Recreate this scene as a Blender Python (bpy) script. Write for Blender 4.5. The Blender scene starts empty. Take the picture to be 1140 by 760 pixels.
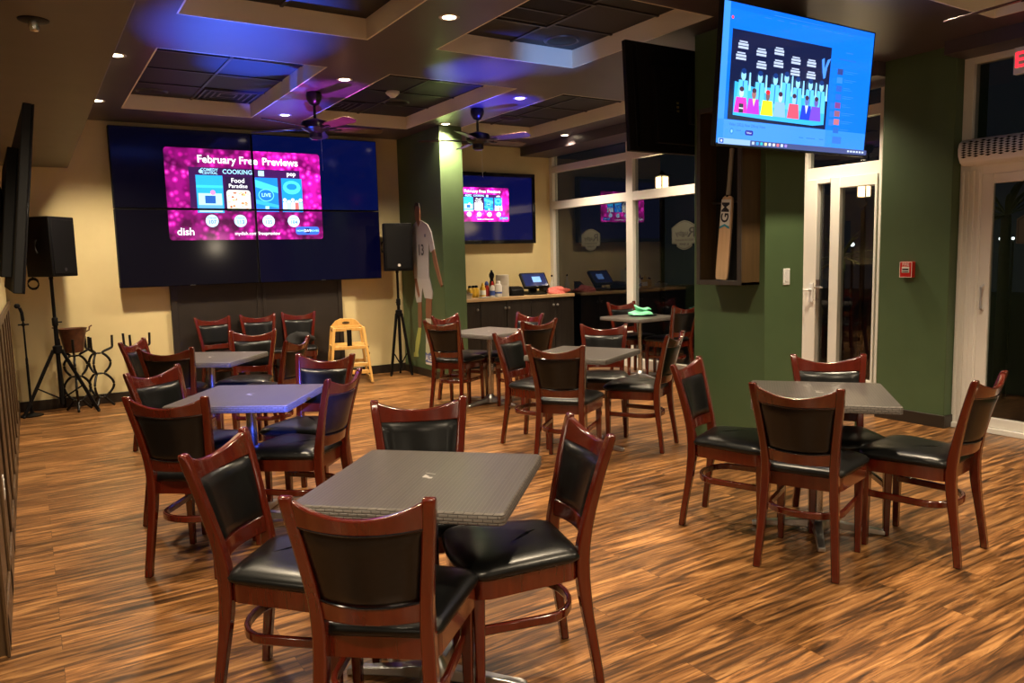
import bpy, bmesh, math, random
from mathutils import Vector, Matrix
R = math.radians
PI = math.pi
random.seed(7)
sc = bpy.context.scene
col = sc.collection

# ------------------------------------------------------------------ materials
def mat(name, base, rough=.5, metal=0., emit=None, es=1., coat=0., spec=.5):
    m = bpy.data.materials.new(name); m.use_nodes = True
    b = m.node_tree.nodes['Principled BSDF']
    b.inputs['Base Color'].default_value = (*base, 1)
    b.inputs['Roughness'].default_value = rough
    b.inputs['Metallic'].default_value = metal
    b.inputs['Specular IOR Level'].default_value = spec
    if coat:
        b.inputs['Coat Weight'].default_value = coat
        b.inputs['Coat Roughness'].default_value = .12
    if emit:
        b.inputs['Emission Color'].default_value = (*emit, 1)
        b.inputs['Emission Strength'].default_value = es
    return m

def nodes(m):
    return m.node_tree.nodes, m.node_tree.links, m.node_tree.nodes['Principled BSDF']

def ramp(n, stops):
    r = n.new('ShaderNodeValToRGB')
    e = r.color_ramp.elements
    while len(e) < len(stops): e.new(.5)
    for k, (p, c) in enumerate(stops):
        e[k].position = p; e[k].color = (*c, 1)
    return r

def noise_mat(name, stops, scale=(1, 1, 1), ns=8., detail=6., rough=.5, bump=0., coat=0., coord='Object', spec=.5):
    m = mat(name, stops[0][1], rough, coat=coat, spec=spec)
    n, l, b = nodes(m)
    tc = n.new('ShaderNodeTexCoord'); mp = n.new('ShaderNodeMapping'); mp.inputs['Scale'].default_value = scale
    nz = n.new('ShaderNodeTexNoise'); nz.inputs['Scale'].default_value = ns; nz.inputs['Detail'].default_value = detail
    r = ramp(n, stops)
    l.new(tc.outputs[coord], mp.inputs[0]); l.new(mp.outputs[0], nz.inputs['Vector'])
    l.new(nz.outputs['Fac'], r.inputs[0]); l.new(r.outputs[0], b.inputs['Base Color'])
    if bump:
        bp = n.new('ShaderNodeBump'); bp.inputs['Strength'].default_value = bump; bp.inputs['Distance'].default_value = .004
        l.new(nz.outputs['Fac'], bp.inputs['Height']); l.new(bp.outputs[0], b.inputs['Normal'])
    return m

def floor_mat():
    m = mat('plank_floor', (.3, .12, .04), .33, spec=.45)
    n, l, b = nodes(m)
    tc = n.new('ShaderNodeTexCoord')
    def brick(c1, c2, mo):
        bk = n.new('ShaderNodeTexBrick')
        bk.offset = .37
        bk.inputs['Scale'].default_value = 1.
        bk.inputs['Brick Width'].default_value = 1.25
        bk.inputs['Row Height'].default_value = .155
        bk.inputs['Mortar Size'].default_value = .0009
        bk.inputs['Mortar Smooth'].default_value = .3
        bk.inputs['Color1'].default_value = (*c1, 1); bk.inputs['Color2'].default_value = (*c2, 1); bk.inputs['Mortar'].default_value = (*mo, 1)
        l.new(tc.outputs['Object'], bk.inputs['Vector'])
        return bk
    bk = brick((0, 0, 0), (1, 1, 1), (.5, .5, .5))
    # grain shifted plank by plank
    mul = n.new('ShaderNodeVectorMath'); mul.operation = 'SCALE'; mul.inputs['Scale'].default_value = 9.
    l.new(bk.outputs['Color'], mul.inputs[0])
    add = n.new('ShaderNodeVectorMath'); add.operation = 'ADD'
    l.new(tc.outputs['Object'], add.inputs[0]); l.new(mul.outputs[0], add.inputs[1])
    mp = n.new('ShaderNodeMapping'); mp.inputs['Scale'].default_value = (.95, 12.5, 1)
    l.new(add.outputs[0], mp.inputs[0])
    nz = n.new('ShaderNodeTexNoise'); nz.inputs['Scale'].default_value = 2.4; nz.inputs['Detail'].default_value = 9; nz.inputs['Roughness'].default_value = .62; nz.inputs['Distortion'].default_value = .9
    l.new(mp.outputs[0], nz.inputs['Vector'])
    r = ramp(n, [(.32, (.020, .0085, .0032)), (.43, (.085, .037, .0125)), (.52, (.220, .094, .029)), (.66, (.46, .232, .082))])
    l.new(nz.outputs['Fac'], r.inputs[0])
    hs = n.new('ShaderNodeHueSaturation')
    mr = n.new('ShaderNodeMapRange'); mr.inputs['To Min'].default_value = .62; mr.inputs['To Max'].default_value = 1.2
    l.new(bk.outputs['Color'], mr.inputs['Value']); l.new(mr.outputs[0], hs.inputs['Value'])
    l.new(r.outputs[0], hs.inputs['Color'])
    mx = n.new('ShaderNodeMix'); mx.data_type = 'RGBA'; mx.inputs['B'].default_value = (.02, .008, .003, 1)
    l.new(bk.outputs['Fac'], mx.inputs['Factor']); l.new(hs.outputs[0], mx.inputs['A'])
    l.new(mx.outputs['Result'], b.inputs['Base Color'])
    bp = n.new('ShaderNodeBump'); bp.inputs['Strength'].default_value = .12; bp.inputs['Distance'].default_value = .003
    l.new(nz.outputs['Fac'], bp.inputs['Height']); l.new(bp.outputs[0], b.inputs['Normal'])
    return m

def weave_mat():
    m = mat('woven_tabletop', (.06, .055, .05), .34, spec=.7)
    n, l, b = nodes(m)
    tc = n.new('ShaderNodeTexCoord')
    bk = n.new('ShaderNodeTexBrick'); bk.inputs['Scale'].default_value = 1.
    bk.inputs['Brick Width'].default_value = .8; bk.inputs['Row Height'].default_value = .0140; bk.inputs['Mortar Size'].default_value = .0013; bk.inputs['Mortar Smooth'].default_value = .5
    bk.inputs['Color1'].default_value = (.056, .049, .045, 1); bk.inputs['Color2'].default_value = (.070, .061, .055, 1); bk.inputs['Mortar'].default_value = (.115, .102, .092, 1)
    mp = n.new('ShaderNodeMapping')
    l.new(tc.outputs['Object'], mp.inputs[0]); l.new(mp.outputs[0], bk.inputs['Vector'])
    l.new(bk.outputs['Color'], b.inputs['Base Color'])
    bp = n.new('ShaderNodeBump'); bp.invert = True; bp.inputs['Strength'].default_value = .25; bp.inputs['Distance'].default_value = .002
    l.new(bk.outputs['Fac'], bp.inputs['Height']); l.new(bp.outputs[0], b.inputs['Normal'])
    return m

def edge_weave_mat():
    m = mat('woven_edge', (.13, .105, .09), .5)
    n, l, b = nodes(m)
    tc = n.new('ShaderNodeTexCoord'); sx = n.new('ShaderNodeSeparateXYZ'); cb = n.new('ShaderNodeCombineXYZ')
    ad = n.new('ShaderNodeMath'); ad.operation = 'ADD'
    l.new(tc.outputs['Object'], sx.inputs[0]); l.new(sx.outputs[0], ad.inputs[0]); l.new(sx.outputs[1], ad.inputs[1])
    l.new(ad.outputs[0], cb.inputs[0]); l.new(sx.outputs[2], cb.inputs[1])
    bk = n.new('ShaderNodeTexBrick'); bk.inputs['Scale'].default_value = 1.
    bk.inputs['Brick Width'].default_value = .032; bk.inputs['Row Height'].default_value = .0115; bk.inputs['Mortar Size'].default_value = .0022; bk.inputs['Mortar Smooth'].default_value = .6
    bk.inputs['Color1'].default_value = (.095, .082, .073, 1); bk.inputs['Color2'].default_value = (.13, .113, .10, 1); bk.inputs['Mortar'].default_value = (.035, .03, .027, 1)
    l.new(cb.outputs[0], bk.inputs['Vector']); l.new(bk.outputs['Color'], b.inputs['Base Color'])
    bp = n.new('ShaderNodeBump'); bp.invert = True; bp.inputs['Strength'].default_value = .6; bp.inputs['Distance'].default_value = .003
    l.new(bk.outputs['Fac'], bp.inputs['Height']); l.new(bp.outputs[0], b.inputs['Normal'])
    return m

def glass_mat():
    m = bpy.data.materials.new('night_glass'); m.use_nodes = True
    n = m.node_tree.nodes; l = m.node_tree.links
    n.remove(n['Principled BSDF']); out = n['Material Output']
    tr = n.new('ShaderNodeBsdfTransparent'); tr.inputs[0].default_value = (.72, .74, .72, 1)
    gl = n.new('ShaderNodeBsdfGlossy'); gl.inputs['Roughness'].default_value = .01; gl.inputs['Color'].default_value = (.9, .9, .9, 1)
    lw = n.new('ShaderNodeFresnel'); lw.inputs['IOR'].default_value = 1.85
    mx = n.new('ShaderNodeMixShader')
    ge = n.new('ShaderNodeNewGeometry'); iv = n.new('ShaderNodeMath'); iv.operation = 'SUBTRACT'; iv.inputs[0].default_value = 1.
    ml = n.new('ShaderNodeMath'); ml.operation = 'MULTIPLY'
    l.new(ge.outputs['Backfacing'], iv.inputs[1]); l.new(lw.outputs[0], ml.inputs[0]); l.new(iv.outputs[0], ml.inputs[1])
    l.new(ml.outputs[0], mx.inputs[0]); l.new(tr.outputs[0], mx.inputs[1]); l.new(gl.outputs[0], mx.inputs[2]); l.new(mx.outputs[0], out.inputs[0])
    return m

def attr_emit_mat(name, strength, rough=.15):
    """flat picture content shown by a lit display: colour per shape"""
    m = mat(name, (.004, .004, .006), rough)
    n, l, b = nodes(m)
    a = n.new('ShaderNodeVertexColor'); a.layer_name = 'picture'
    l.new(a.outputs['Color'], b.inputs['Emission Color']); b.inputs['Emission Strength'].default_value = strength
    return m

def attr_mat(name, rough=.6):
    m = mat(name, (.5, .5, .5), rough)
    n, l, b = nodes(m)
    a = n.new('ShaderNodeVertexColor'); a.layer_name = 'picture'
    l.new(a.outputs['Color'], b.inputs['Base Color'])
    return m

def bokeh_mat(name, strength):
    """magenta programme-guide background with soft round lights"""
    m = mat(name, (.004, .004, .006), .12)
    n, l, b = nodes(m)
    tc = n.new('ShaderNodeTexCoord'); mp = n.new('ShaderNodeMapping'); mp.inputs['Scale'].default_value = (1, 0, 1)
    l.new(tc.outputs['Object'], mp.inputs[0])
    v = n.new('ShaderNodeTexVoronoi'); v.inputs['Scale'].default_value = 13.
    nz = n.new('ShaderNodeTexNoise'); nz.inputs['Scale'].default_value = 5.
    l.new(mp.outputs[0], v.inputs['Vector']); l.new(mp.outputs[0], nz.inputs['Vector'])
    r = ramp(n, [(0., (1., .12, .80)), (.28, (.75, .01, .42)), (.5, (.30, .004, .18))])
    l.new(v.outputs['Distance'], r.inputs[0])
    r2 = ramp(n, [(.38, (.25, .25, .25)), (.62, (1.1, 1.1, 1.1))])
    l.new(nz.outputs['Fac'], r2.inputs[0])
    mx = n.new('ShaderNodeMix'); mx.data_type = 'RGBA'; mx.blend_type = 'MULTIPLY'; mx.inputs['Factor'].default_value = 1.
    l.new(r.outputs[0], mx.inputs['A']); l.new(r2.outputs[0], mx.inputs['B'])
    l.new(mx.outputs['Result'], b.inputs['Emission Color']); b.inputs['Emission Strength'].default_value = strength
    return m

M = {}
M['floor'] = floor_mat()
M['weave'] = weave_mat(); M['weave_edge'] = edge_weave_mat(); M['glass'] = glass_mat()
M['cherry'] = noise_mat('cherry_wood', [(.3, (.072, .0060, .0019)), (.55, (.085, .0078, .0024)), (.75, (.098, .0100, .0030))], (14, 14, 1.6), 3., 5., .20, coat=.8)
M['vinyl'] = noise_mat('black_vinyl', [(.3, (.0028, .003, .0032)), (.7, (.0048, .0052, .0054))], (1, 1, 1), 60., 3., .30, bump=.03, spec=.36)
M['chrome'] = mat('brushed_chrome', (.55, .55, .55), .24, 1.)
M['base_metal'] = mat('cast_base_metal', (.55, .55, .56), .30, 1.)
M['emblem'] = mat('pale_emblem', (.42, .40, .38), .3)
M['cream'] = noise_mat('cream_paint', [(.3, (.70, .58, .30)), (.7, (.74, .62, .33))], (1, 1, 1), 3., 3., .65)
M['green'] = noise_mat('green_paint', [(.3, (.062, .105, .046)), (.7, (.070, .115, .051))], (1, 1, 1), 4., 3., .5)
M['beam'] = noise_mat('brown_ceiling_paint', [(.3, (.068, .053, .064)), (.7, (.077, .060, .073))], (1, 1, 1), 3., 3., .38)
M['soffit'] = noise_mat('olive_soffit_paint', [(.3, (.125, .105, .070)), (.7, (.14, .118, .080))], (1, 1, 1), 3., 3., .55)
M['tile'] = noise_mat('dark_ceiling_tile', [(.3, (.007, .007, .010)), (.7, (.010, .010, .014))], (1, 1, 1), 40., 3., .6, bump=.1)
M['tbar'] = mat('dark_tile_grid', (.028, .028, .034), .4)
M['band'] = mat('pale_coffer_trim', (.82, .75, .60), .55)
M['white'] = mat('white_frame_paint', (.78, .76, .72), .35)
M['white_plastic'] = mat('white_plastic', (.75, .75, .76), .4)
M['black'] = mat('black_plastic', (.0035, .0035, .004), .45, spec=.2)
M['black_matte'] = mat('black_matte', (.004, .004, .0045), .7, spec=.25)
M['black_gloss'] = mat('black_gloss', (.006, .006, .008), .12)
M['iron'] = mat('wrought_iron', (.012, .011, .011), .4, .6)
M['fan'] = mat('fan_body', (.010, .009, .009), .28, .5)
M['blade'] = noise_mat('fan_blade_wood', [(.3, (.050, .022, .018)), (.7, (.085, .038, .030))], (1, 12, 1), 3., 4., .35)
M['darkpanel'] = noise_mat('dark_brown_panel', [(.3, (.016, .012, .0095)), (.7, (.022, .016, .013))], (1, 1, 1), 5., 3., .5)
M['cab'] = noise_mat('dark_cabinet_laminate', [(.3, (.010, .0066, .005)), (.5, (.017, .012, .009)), (.7, (.025, .018, .0138))], (9, 9, .6), 3., 5., .45)
M['counter'] = noise_mat('wood_worktop', [(.3, (.46, .30, .15)), (.7, (.60, .42, .23))], (1, 10, 10), 3., 5., .4)
M['wains'] = noise_mat('brown_wainscot', [(.3, (.050, .027, .012)), (.7, (.105, .060, .027))], (10, 10, .8), 3., 4., .4)
M['base'] = mat('dark_baseboard', (.022, .015, .010), .45)
M['beech'] = noise_mat('yellow_beech', [(.3, (.62, .34, .085)), (.7, (.74, .44, .13))], (8, 8, 1), 3., 4., .35)
M['copper'] = noise_mat('aged_copper', [(.35, (.075, .026, .012)), (.65, (.15, .058, .026))], (1, 1, 1), 14., 4., .42)
M['bat'] = noise_mat('willow', [(.3, (.56, .36, .20)), (.7, (.68, .46, .27))], (14, 14, .8), 3., 4., .45)
M['grip'] = mat('bat_grip', (.34, .33, .28), .7)
M['case'] = noise_mat('case_frame', [(.3, (.040, .034, .030)), (.7, (.055, .047, .042))], (8, 8, 1), 3., 3., .4)
M['case_side'] = noise_mat('case_side_wood', [(.3, (.055, .030, .010)), (.7, (.080, .046, .016))], (8, 8, .8), 3., 3., .5)
M['case_in'] = mat('case_lining', (.006, .005, .005), .8)
M['red'] = mat('red_plastic', (.55, .015, .010), .35)
M['steel'] = mat('steel', (.5, .5, .5), .3, 1.)
M['lamp'] = mat('downlight_lens', (1, .9, .75), .5, emit=(1., .80, .52), es=9.)
M['trimring'] = mat('downlight_ring', (.45, .40, .36), .35)
M['lantern'] = mat('lantern_glow', (1, .8, .5), .5, emit=(1., .66, .30), es=5.)
M['exit_red'] = mat('exit_letters', (.6, .01, .01), .5, emit=(1., .012, .02), es=2.2)
M['leaf'] = noise_mat('palm_leaf', [(.3, (.05, .08, .02)), (.7, (.10, .13, .04))], (1, 1, 1), 6., 3., .5)
M['asphalt'] = noise_mat('dark_paving', [(.3, (.020, .020, .020)), (.7, (.035, .034, .033))], (1, 1, 1), 20., 4., .8)
M['starlight'] = mat('distant_lamp', (1, 1, 1), .5, emit=(.85, .95, 1.), es=3.)
M['decal'] = mat('window_decal', (.055, .055, .040), .8)
M['decal_dark'] = mat('window_decal_print', (.004, .004, .0035), .8)
M['yellow'] = mat('mustard', (.62, .38, .035), .35)
M['paper'] = mat('white_label', (.72, .70, .66), .5)
M['blue_label'] = mat('blue_label', (.05, .09, .36), .4)
M['ketchup'] = mat('ketchup', (.30, .020, .012), .3)
M['stone'] = mat('stoneware', (.66, .63, .56), .4)
M['pink'] = noise_mat('pink_cloth', [(.3, (.62, .12, .11)), (.7, (.80, .24, .21))], (1, 1, 1), 30., 4., .85, bump=.4)
M['mint'] = noise_mat('mint_cloth', [(.3, (.16, .62, .38)), (.7, (.26, .78, .50))], (1, 1, 1), 30., 4., .8, bump=.3)
M['blackcloth'] = noise_mat('black_cloth', [(.3, (.007, .007, .008)), (.7, (.013, .013, .014))], (1, 1, 1), 25., 4., .85, bump=.4)
M['speaker_grille'] = noise_mat('speaker_grille', [(.45, (.002, .002, .0025)), (.55, (.005, .005, .006))], (1, 1, 1), 260., 1., .6, spec=.2)
M['pos_screen'] = mat('register_screen', (.004, .005, .012), .12, emit=(.012, .016, .06), es=1.)
M['pos_window'] = mat('register_window', (.01, .01, .02), .15, emit=(.22, .42, .95), es=1.)
M['lettering_white'] = mat('white_lettering', (.8, .78, .74), .5)
M['plaster'] = mat('plain_wall', (.30, .25, .16), .7)

# ------------------------------------------------------------------ mesh helpers
class MB:
    """collects vertices and faces of ONE object"""
    def __init__(s): s.v = []; s.f = []; s.mi = []; s.cols = []; s.cur = 0; s.color = None
    def add(s, vs, fs):
        b = len(s.v); s.v += [tuple(v) for v in vs]
        for f in fs: s.f.append([i + b for i in f]); s.mi.append(s.cur); s.cols.append(s.color)
        return s
    def box(s, x0, x1, y0, y1, z0, z1):
        return s.add([(x0, y0, z0), (x1, y0, z0), (x1, y1, z0), (x0, y1, z0), (x0, y0, z1), (x1, y0, z1), (x1, y1, z1), (x0, y1, z1)],
                     [(0, 3, 2, 1), (4, 5, 6, 7), (0, 1, 5, 4), (1, 2, 6, 5), (2, 3, 7, 6), (3, 0, 4, 7)])
    def cbox(s, c, d, rz=0.):
        """centred box turned about z"""
        ca, sa = math.cos(rz), math.sin(rz); vs = []
        for z in (-.5, .5):
            for x, y in ((-.5, -.5), (.5, -.5), (.5, .5), (-.5, .5)):
                a, b = x * d[0], y * d[1]
                vs.append((c[0] + a * ca - b * sa, c[1] + a * sa + b * ca, c[2] + z * d[2]))
        return s.add(vs, [(0, 3, 2, 1), (4, 5, 6, 7), (0, 1, 5, 4), (1, 2, 6, 5), (2, 3, 7, 6), (3, 0, 4, 7)])
    def prism(s, poly, z0, z1):
        n = len(poly)
        s.add([(x, y, z0) for x, y in poly] + [(x, y, z1) for x, y in poly],
              [list(range(n))[::-1], list(range(n, 2 * n))] + [(i, (i + 1) % n, n + (i + 1) % n, n + i) for i in range(n)])
        return s
    def loft(s, rings, caps=True, closed=False):
        n = len(rings[0]); vs = [p for r in rings for p in r]; fs = []
        m = len(rings)
        for k in range(m if closed else m - 1):
            a, b = k * n, ((k + 1) % m) * n
            for i in range(n): fs.append((a + i, a + (i + 1) % n, b + (i + 1) % n, b + i))
        if caps and not closed: fs += [list(range(n))[::-1], list(range((m - 1) * n, m * n))]
        return s.add(vs, fs)
    def lathe(s, prof, c=(0, 0), n=20, caps=True):
        return s.loft([[(c[0] + r * math.cos(2 * PI * i / n), c[1] + r * math.sin(2 * PI * i / n), z) for i in range(n)] for r, z in prof], caps)
    def sweep(s, path, w, h, closed=False, up=(0, 0, 1), round_n=0):
        """rectangular (or round) section along a path; w sideways, h along up"""
        P = [Vector(p) for p in path]; rings = []
        for i, p in enumerate(P):
            a = P[i - 1] if (i or closed) else p; b = P[(i + 1) % len(P)] if (i < len(P) - 1 or closed) else p
            t = (b - a).normalized(); u = Vector(up)
            sd = t.cross(u)
            if sd.length < 1e-4: sd = t.cross(Vector((1, 0, 0)))
            sd.normalize(); u2 = sd.cross(t).normalized()
            ww = w[i] if isinstance(w, (list, tuple)) else w; hh = h[i] if isinstance(h, (list, tuple)) else h
            if round_n: rings.append([p + sd * (math.cos(2 * PI * k / round_n) * ww) + u2 * (math.sin(2 * PI * k / round_n) * hh) for k in range(round_n)])
            else: rings.append([p + sd * (ww / 2 * q) + u2 * (hh / 2 * e) for q, e in ((-1, -1), (1, -1), (1, 1), (-1, 1))])
        return s.loft(rings, closed=closed)
    def tube(s, path, r, n=8, closed=False, up=(0, 0, 1)):
        return s.sweep(path, r, r, closed, up, n)
    def ball(s, c, r, n=12, m=8, sq=(1, 1, 1)):
        rings = []
        for j in range(1, m):
            t = PI * j / m
            rings.append([(c[0] + sq[0] * r * math.sin(t) * math.cos(2 * PI * i / n), c[1] + sq[1] * r * math.sin(t) * math.sin(2 * PI * i / n), c[2] - sq[2] * r * math.cos(t)) for i in range(n)])
        return s.loft(rings)
    def xf(s, mtx):
        s.v = [tuple(mtx @ Vector(v)) for v in s.v]; return s
    def build(s, name, m, parent=None, smooth=False, bevel=0., seg=2, subsurf=0, angle=40):
        me = bpy.data.meshes.new(name); me.from_pydata(s.v, [], s.f)
        for k in (m if isinstance(m, (list, tuple)) else [m]): me.materials.append(k)
        for p, k in zip(me.polygons, s.mi): p.material_index = k
        bm = bmesh.new(); bm.from_mesh(me); bmesh.ops.recalc_face_normals(bm, faces=bm.faces); bm.to_mesh(me); bm.free()
        if any(c is not None for c in s.cols):
            at = me.color_attributes.new('picture', 'FLOAT_COLOR', 'CORNER')
            for p in me.polygons:
                c = s.cols[p.index] or (0, 0, 0)
                for li in p.loop_indices: at.data[li].color = (*c, 1)
        o = bpy.data.objects.new(name, me); col.objects.link(o)
        if parent: o.parent = parent
        if smooth:
            for p in me.polygons: p.use_smooth = True
            try: me.set_sharp_from_angle(angle=R(angle))
            except Exception: pass
        if bevel:
            b = o.modifiers.new('bevel', 'BEVEL'); b.width = bevel; b.segments = seg; b.limit_method = 'ANGLE'; b.angle_limit = R(35)
            if not smooth:
                for p in me.polygons: p.use_smooth = True
                try: me.set_sharp_from_angle(angle=R(35))
                except Exception: pass
            b.harden_normals = False
        if subsurf:
            q = o.modifiers.new('sub', 'SUBSURF'); q.levels = subsurf; q.render_levels = subsurf
        return o

def tag(o, label=None, cat=None, group=None, kind=None):
    if label: o['label'] = label
    if cat: o['category'] = cat
    if group: o['group'] = group
    if kind: o['kind'] = kind
    return o
def thing(name, label, cat, loc=(0, 0, 0), rz=0., group=None):
    o = bpy.data.objects.new(name, None); col.objects.link(o); o.empty_display_size = .1
    o.location = loc; o.rotation_euler = (0, 0, rz)
    return tag(o, label, cat, group)
def struct(o, label=None, cat=None):
    o['kind'] = 'structure'
    return tag(o, label, cat)
def dup(root, loc=None, rz=None, label=None, group=None):
    r = root.copy(); col.objects.link(r)
    if loc is not None: r.location = loc
    if rz is not None: r.rotation_euler = (0, 0, rz)
    if label: r['label'] = label
    if group: r['group'] = group
    for ch in list(root.children):
        c = ch.copy(); col.objects.link(c); c.parent = r
        for g in list(ch.children):
            d = g.copy(); col.objects.link(d); d.parent = c
    return r

_text_cache = {}
def text_mesh(s, size=1., align='CENTER', bold=0.):
    """outline of a line of lettering as flat verts + faces (x right, y up)"""
    key = (s, align, bold)
    if key not in _text_cache:
        cu = bpy.data.curves.new('lettering', 'FONT'); cu.body = s; cu.align_x = align; cu.align_y = 'CENTER'; cu.resolution_u = 3; cu.offset = bold
        o = bpy.data.objects.new('lettering', cu); col.objects.link(o)
        dg = bpy.context.evaluated_depsgraph_get()
        me = bpy.data.meshes.new_from_object(o.evaluated_get(dg))
        _text_cache[key] = ([tuple(v.co[:2]) for v in me.vertices], [list(p.vertices) for p in me.polygons])
        bpy.data.objects.remove(o); bpy.data.curves.remove(cu); bpy.data.meshes.remove(me)
    vs, fs = _text_cache[key]
    return [(x * size, y * size) for x, y in vs], fs

def clip(poly, x0, x1, y0, y1):
    def cut(p, ins, cross):
        out = []
        for i in range(len(p)):
            a, b = p[i - 1], p[i]
            if ins(b):
                if not ins(a): out.append(cross(a, b))
                out.append(b)
            elif ins(a): out.append(cross(a, b))
        return out
    def vx(x): return lambda a, b: (x, a[1] + (b[1] - a[1]) * (x - a[0]) / (b[0] - a[0]))
    def hy(y): return lambda a, b: (a[0] + (b[0] - a[0]) * (y - a[1]) / (b[1] - a[1]), y)
    for ins, cr in ((lambda p: p[0] >= x0, vx(x0)), (lambda p: p[0] <= x1, vx(x1)), (lambda p: p[1] >= y0, hy(y0)), (lambda p: p[1] <= y1, hy(y1))):
        if poly: poly = cut(poly, ins, cr)
    return poly
def rect(x0, x1, y0, y1): return [(x0, y0), (x1, y0), (x1, y1), (x0, y1)]
def rrect(x0, x1, y0, y1, r, n=5):
    out = []
    for cx, cy, a0 in ((x1 - r, y0 + r, -90), (x1 - r, y1 - r, 0), (x0 + r, y1 - r, 90), (x0 + r, y0 + r, 180)):
        for k in range(n + 1):
            a = R(a0 + 90 * k / n); out.append((cx + r * math.cos(a), cy + r * math.sin(a)))
    return out
def disc(cx, cy, rx, ry=None, n=20):
    ry = ry or rx
    return [(cx + rx * math.cos(2 * PI * i / n), cy + ry * math.sin(2 * PI * i / n)) for i in range(n)]

# ------------------------------------------------------------------ camera
H = 1.58
f_px, pitch, yaw, roll = 846.73, .11102224, .56363093, .02517271
cy_, sy_ = math.cos(yaw), math.sin(yaw); cp, sp = math.cos(pitch), math.sin(pitch); cr, sr = math.cos(roll), math.sin(roll)
fw = Vector((sy_ * cp, cy_ * cp, -sp)); rt = Vector((cy_, -sy_, 0)); dn = -rt.cross(fw)
r2 = cr * rt + sr * dn; d2 = -sr * rt + cr * dn
cam = bpy.data.cameras.new('camera'); co = bpy.data.objects.new('camera', cam); col.objects.link(co)
cam.sensor_width = 36; cam.sensor_fit = 'HORIZONTAL'; cam.lens = f_px / 1140 * 36; cam.clip_start = .02
co.matrix_world = Matrix(((r2.x, -d2.x, -fw.x, 0), (r2.y, -d2.y, -fw.y, 0), (r2.z, -d2.z, -fw.z, H), (0, 0, 0, 1)))
sc.camera = co

# ------------------------------------------------------------------ room shell
YB = 9.94; ZC = 3.228; ZT = 3.36; XW = 7.05; XD = 6.76; XL = -.207; ZS = 2.685
b = MB().box(-4, XW + .12, -4, YB + .1, -.1, 0); struct(b.build('floor', M['floor']))
struct(MB().box(XL - .15, XW + .12, YB, YB + .1, 0, ZT + .1).build('wall_back', M['cream']))
struct(MB().box(XL - .12, XL, 3.66, YB, 0, ZT + .1).build('wall_left', M['cream']))
struct(MB().box(-4, XL - .12, 3.66, 3.76, 0, ZT + .1).build('wall_bar', M['plaster']))
struct(MB().box(-4.1, -4, -4, 3.76, 0, ZT + .1).build('wall_west', M['plaster']))
struct(MB().box(-4.1, XW + .12, -4.1, -4, 0, ZT + .1).build('wall_front', M['plaster']))
# right wall: green pier between the double door and the single door, plus closing walls out of view
struct(MB().box(6.64, XW + .12, 3.5, 4.13, 0, ZT).build('wall_right', M['green'], bevel=.006))
struct(MB().box(XW, XW + .12, 4.13, 4.385, 0, ZT).build('wall_door_jamb', M['green']))
struct(MB().box(XD, XD + .3, -4, 1.55, 0, ZT).build('wall_right_near', M['green']))
struct(MB().box(XW, XW + .12, 4.13, YB, 3.19, ZT).build('wall_window_header', M['beam']))
struct(MB().box(XD, XD + .3, 1.55, 3.5, 3.14, ZT).build('wall_door_header', M['beam']))

# ceiling: beams at ZC around sunken tiled bays
cols_x = [(.97, 2.31), (2.88, 4.24), (4.80, 6.14)]
rows_y = [(6.49, 9.10), (3.93, 5.585), (.45, 2.985), (-3.2, -.6)]
holes = [(x, y) for ci, x in enumerate(cols_x) for ri, y in enumerate(rows_y) if not (ci == 2 and ri == 1)]
xs = sorted({.481, XW + .12, *[v for x in cols_x for v in x]}); ys = sorted({-4., YB, *[v for y in rows_y for v in y]})
b = MB()
for i in range(len(xs) - 1):
    for j in range(len(ys) - 1):
        mx_, my_ = (xs[i] + xs[i + 1]) / 2, (ys[j] + ys[j + 1]) / 2
        if any(x[0] < mx_ < x[1] and y[0] < my_ < y[1] for x, y in holes): continue
        b.box(xs[i], xs[i + 1], ys[j], ys[j + 1], ZC, ZT + .02)
struct(b.build('ceiling', M['beam']))
struct(MB().box(-4, .481, -4, YB, ZS, ZT + .02).build('ceiling_soffit', M['soffit'], bevel=.008))
struct(MB().box(.3, XW + .12, -4, YB, ZT + .02, ZT + .08).build('ceiling_tiles', M['tile']))
for k, ((x0, x1), (y0, y1)) in enumerate(holes):
    t = .012; b = MB()
    b.box(x0, x0 + t, y0, y1, ZC, ZT + .02).box(x1 - t, x1, y0, y1, ZC, ZT + .02).box(x0, x1, y0, y0 + t, ZC, ZT + .02).box(x0, x1, y1 - t, y1, ZC, ZT + .02)
    tr_ = struct(b.build('trim_%d' % (k + 1), M['band']))
    g = MB(); n = max(2, round((y1 - y0) / .62)); xm = x0 + (x1 - x0) * .52
    g.box(xm - .012, xm + .012, y0, y1, ZT + .010, ZT + .02)
    for q in range(1, n): g.box(x0, x1, y0 + (y1 - y0) * q / n - .011, y0 + (y1 - y0) * q / n + .011, ZT + .010, ZT + .02)
    g.build('tile_grid', M['tbar'], tr_)
# bulkheads along the glazing
struct(MB().box(6.52, XW, 4.13, YB, 3.10, ZC).build('ceiling_window_bulkhead', M['beam']))
struct(MB().box(6.44, XD, 1.3, 3.5, 3.12, ZC).build('ceiling_door_bulkhead', M['beam']))
# columns
CX0 = 4.47
struct(MB().box(CX0, 4.79, 8.65, YB, 0, ZC).build('column_back', M['green'], bevel=.006))
struct(MB().box(CX0, 4.90, 3.65, 4.34, 0, ZC).build('column_front', M['green'], bevel=.006))
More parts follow.
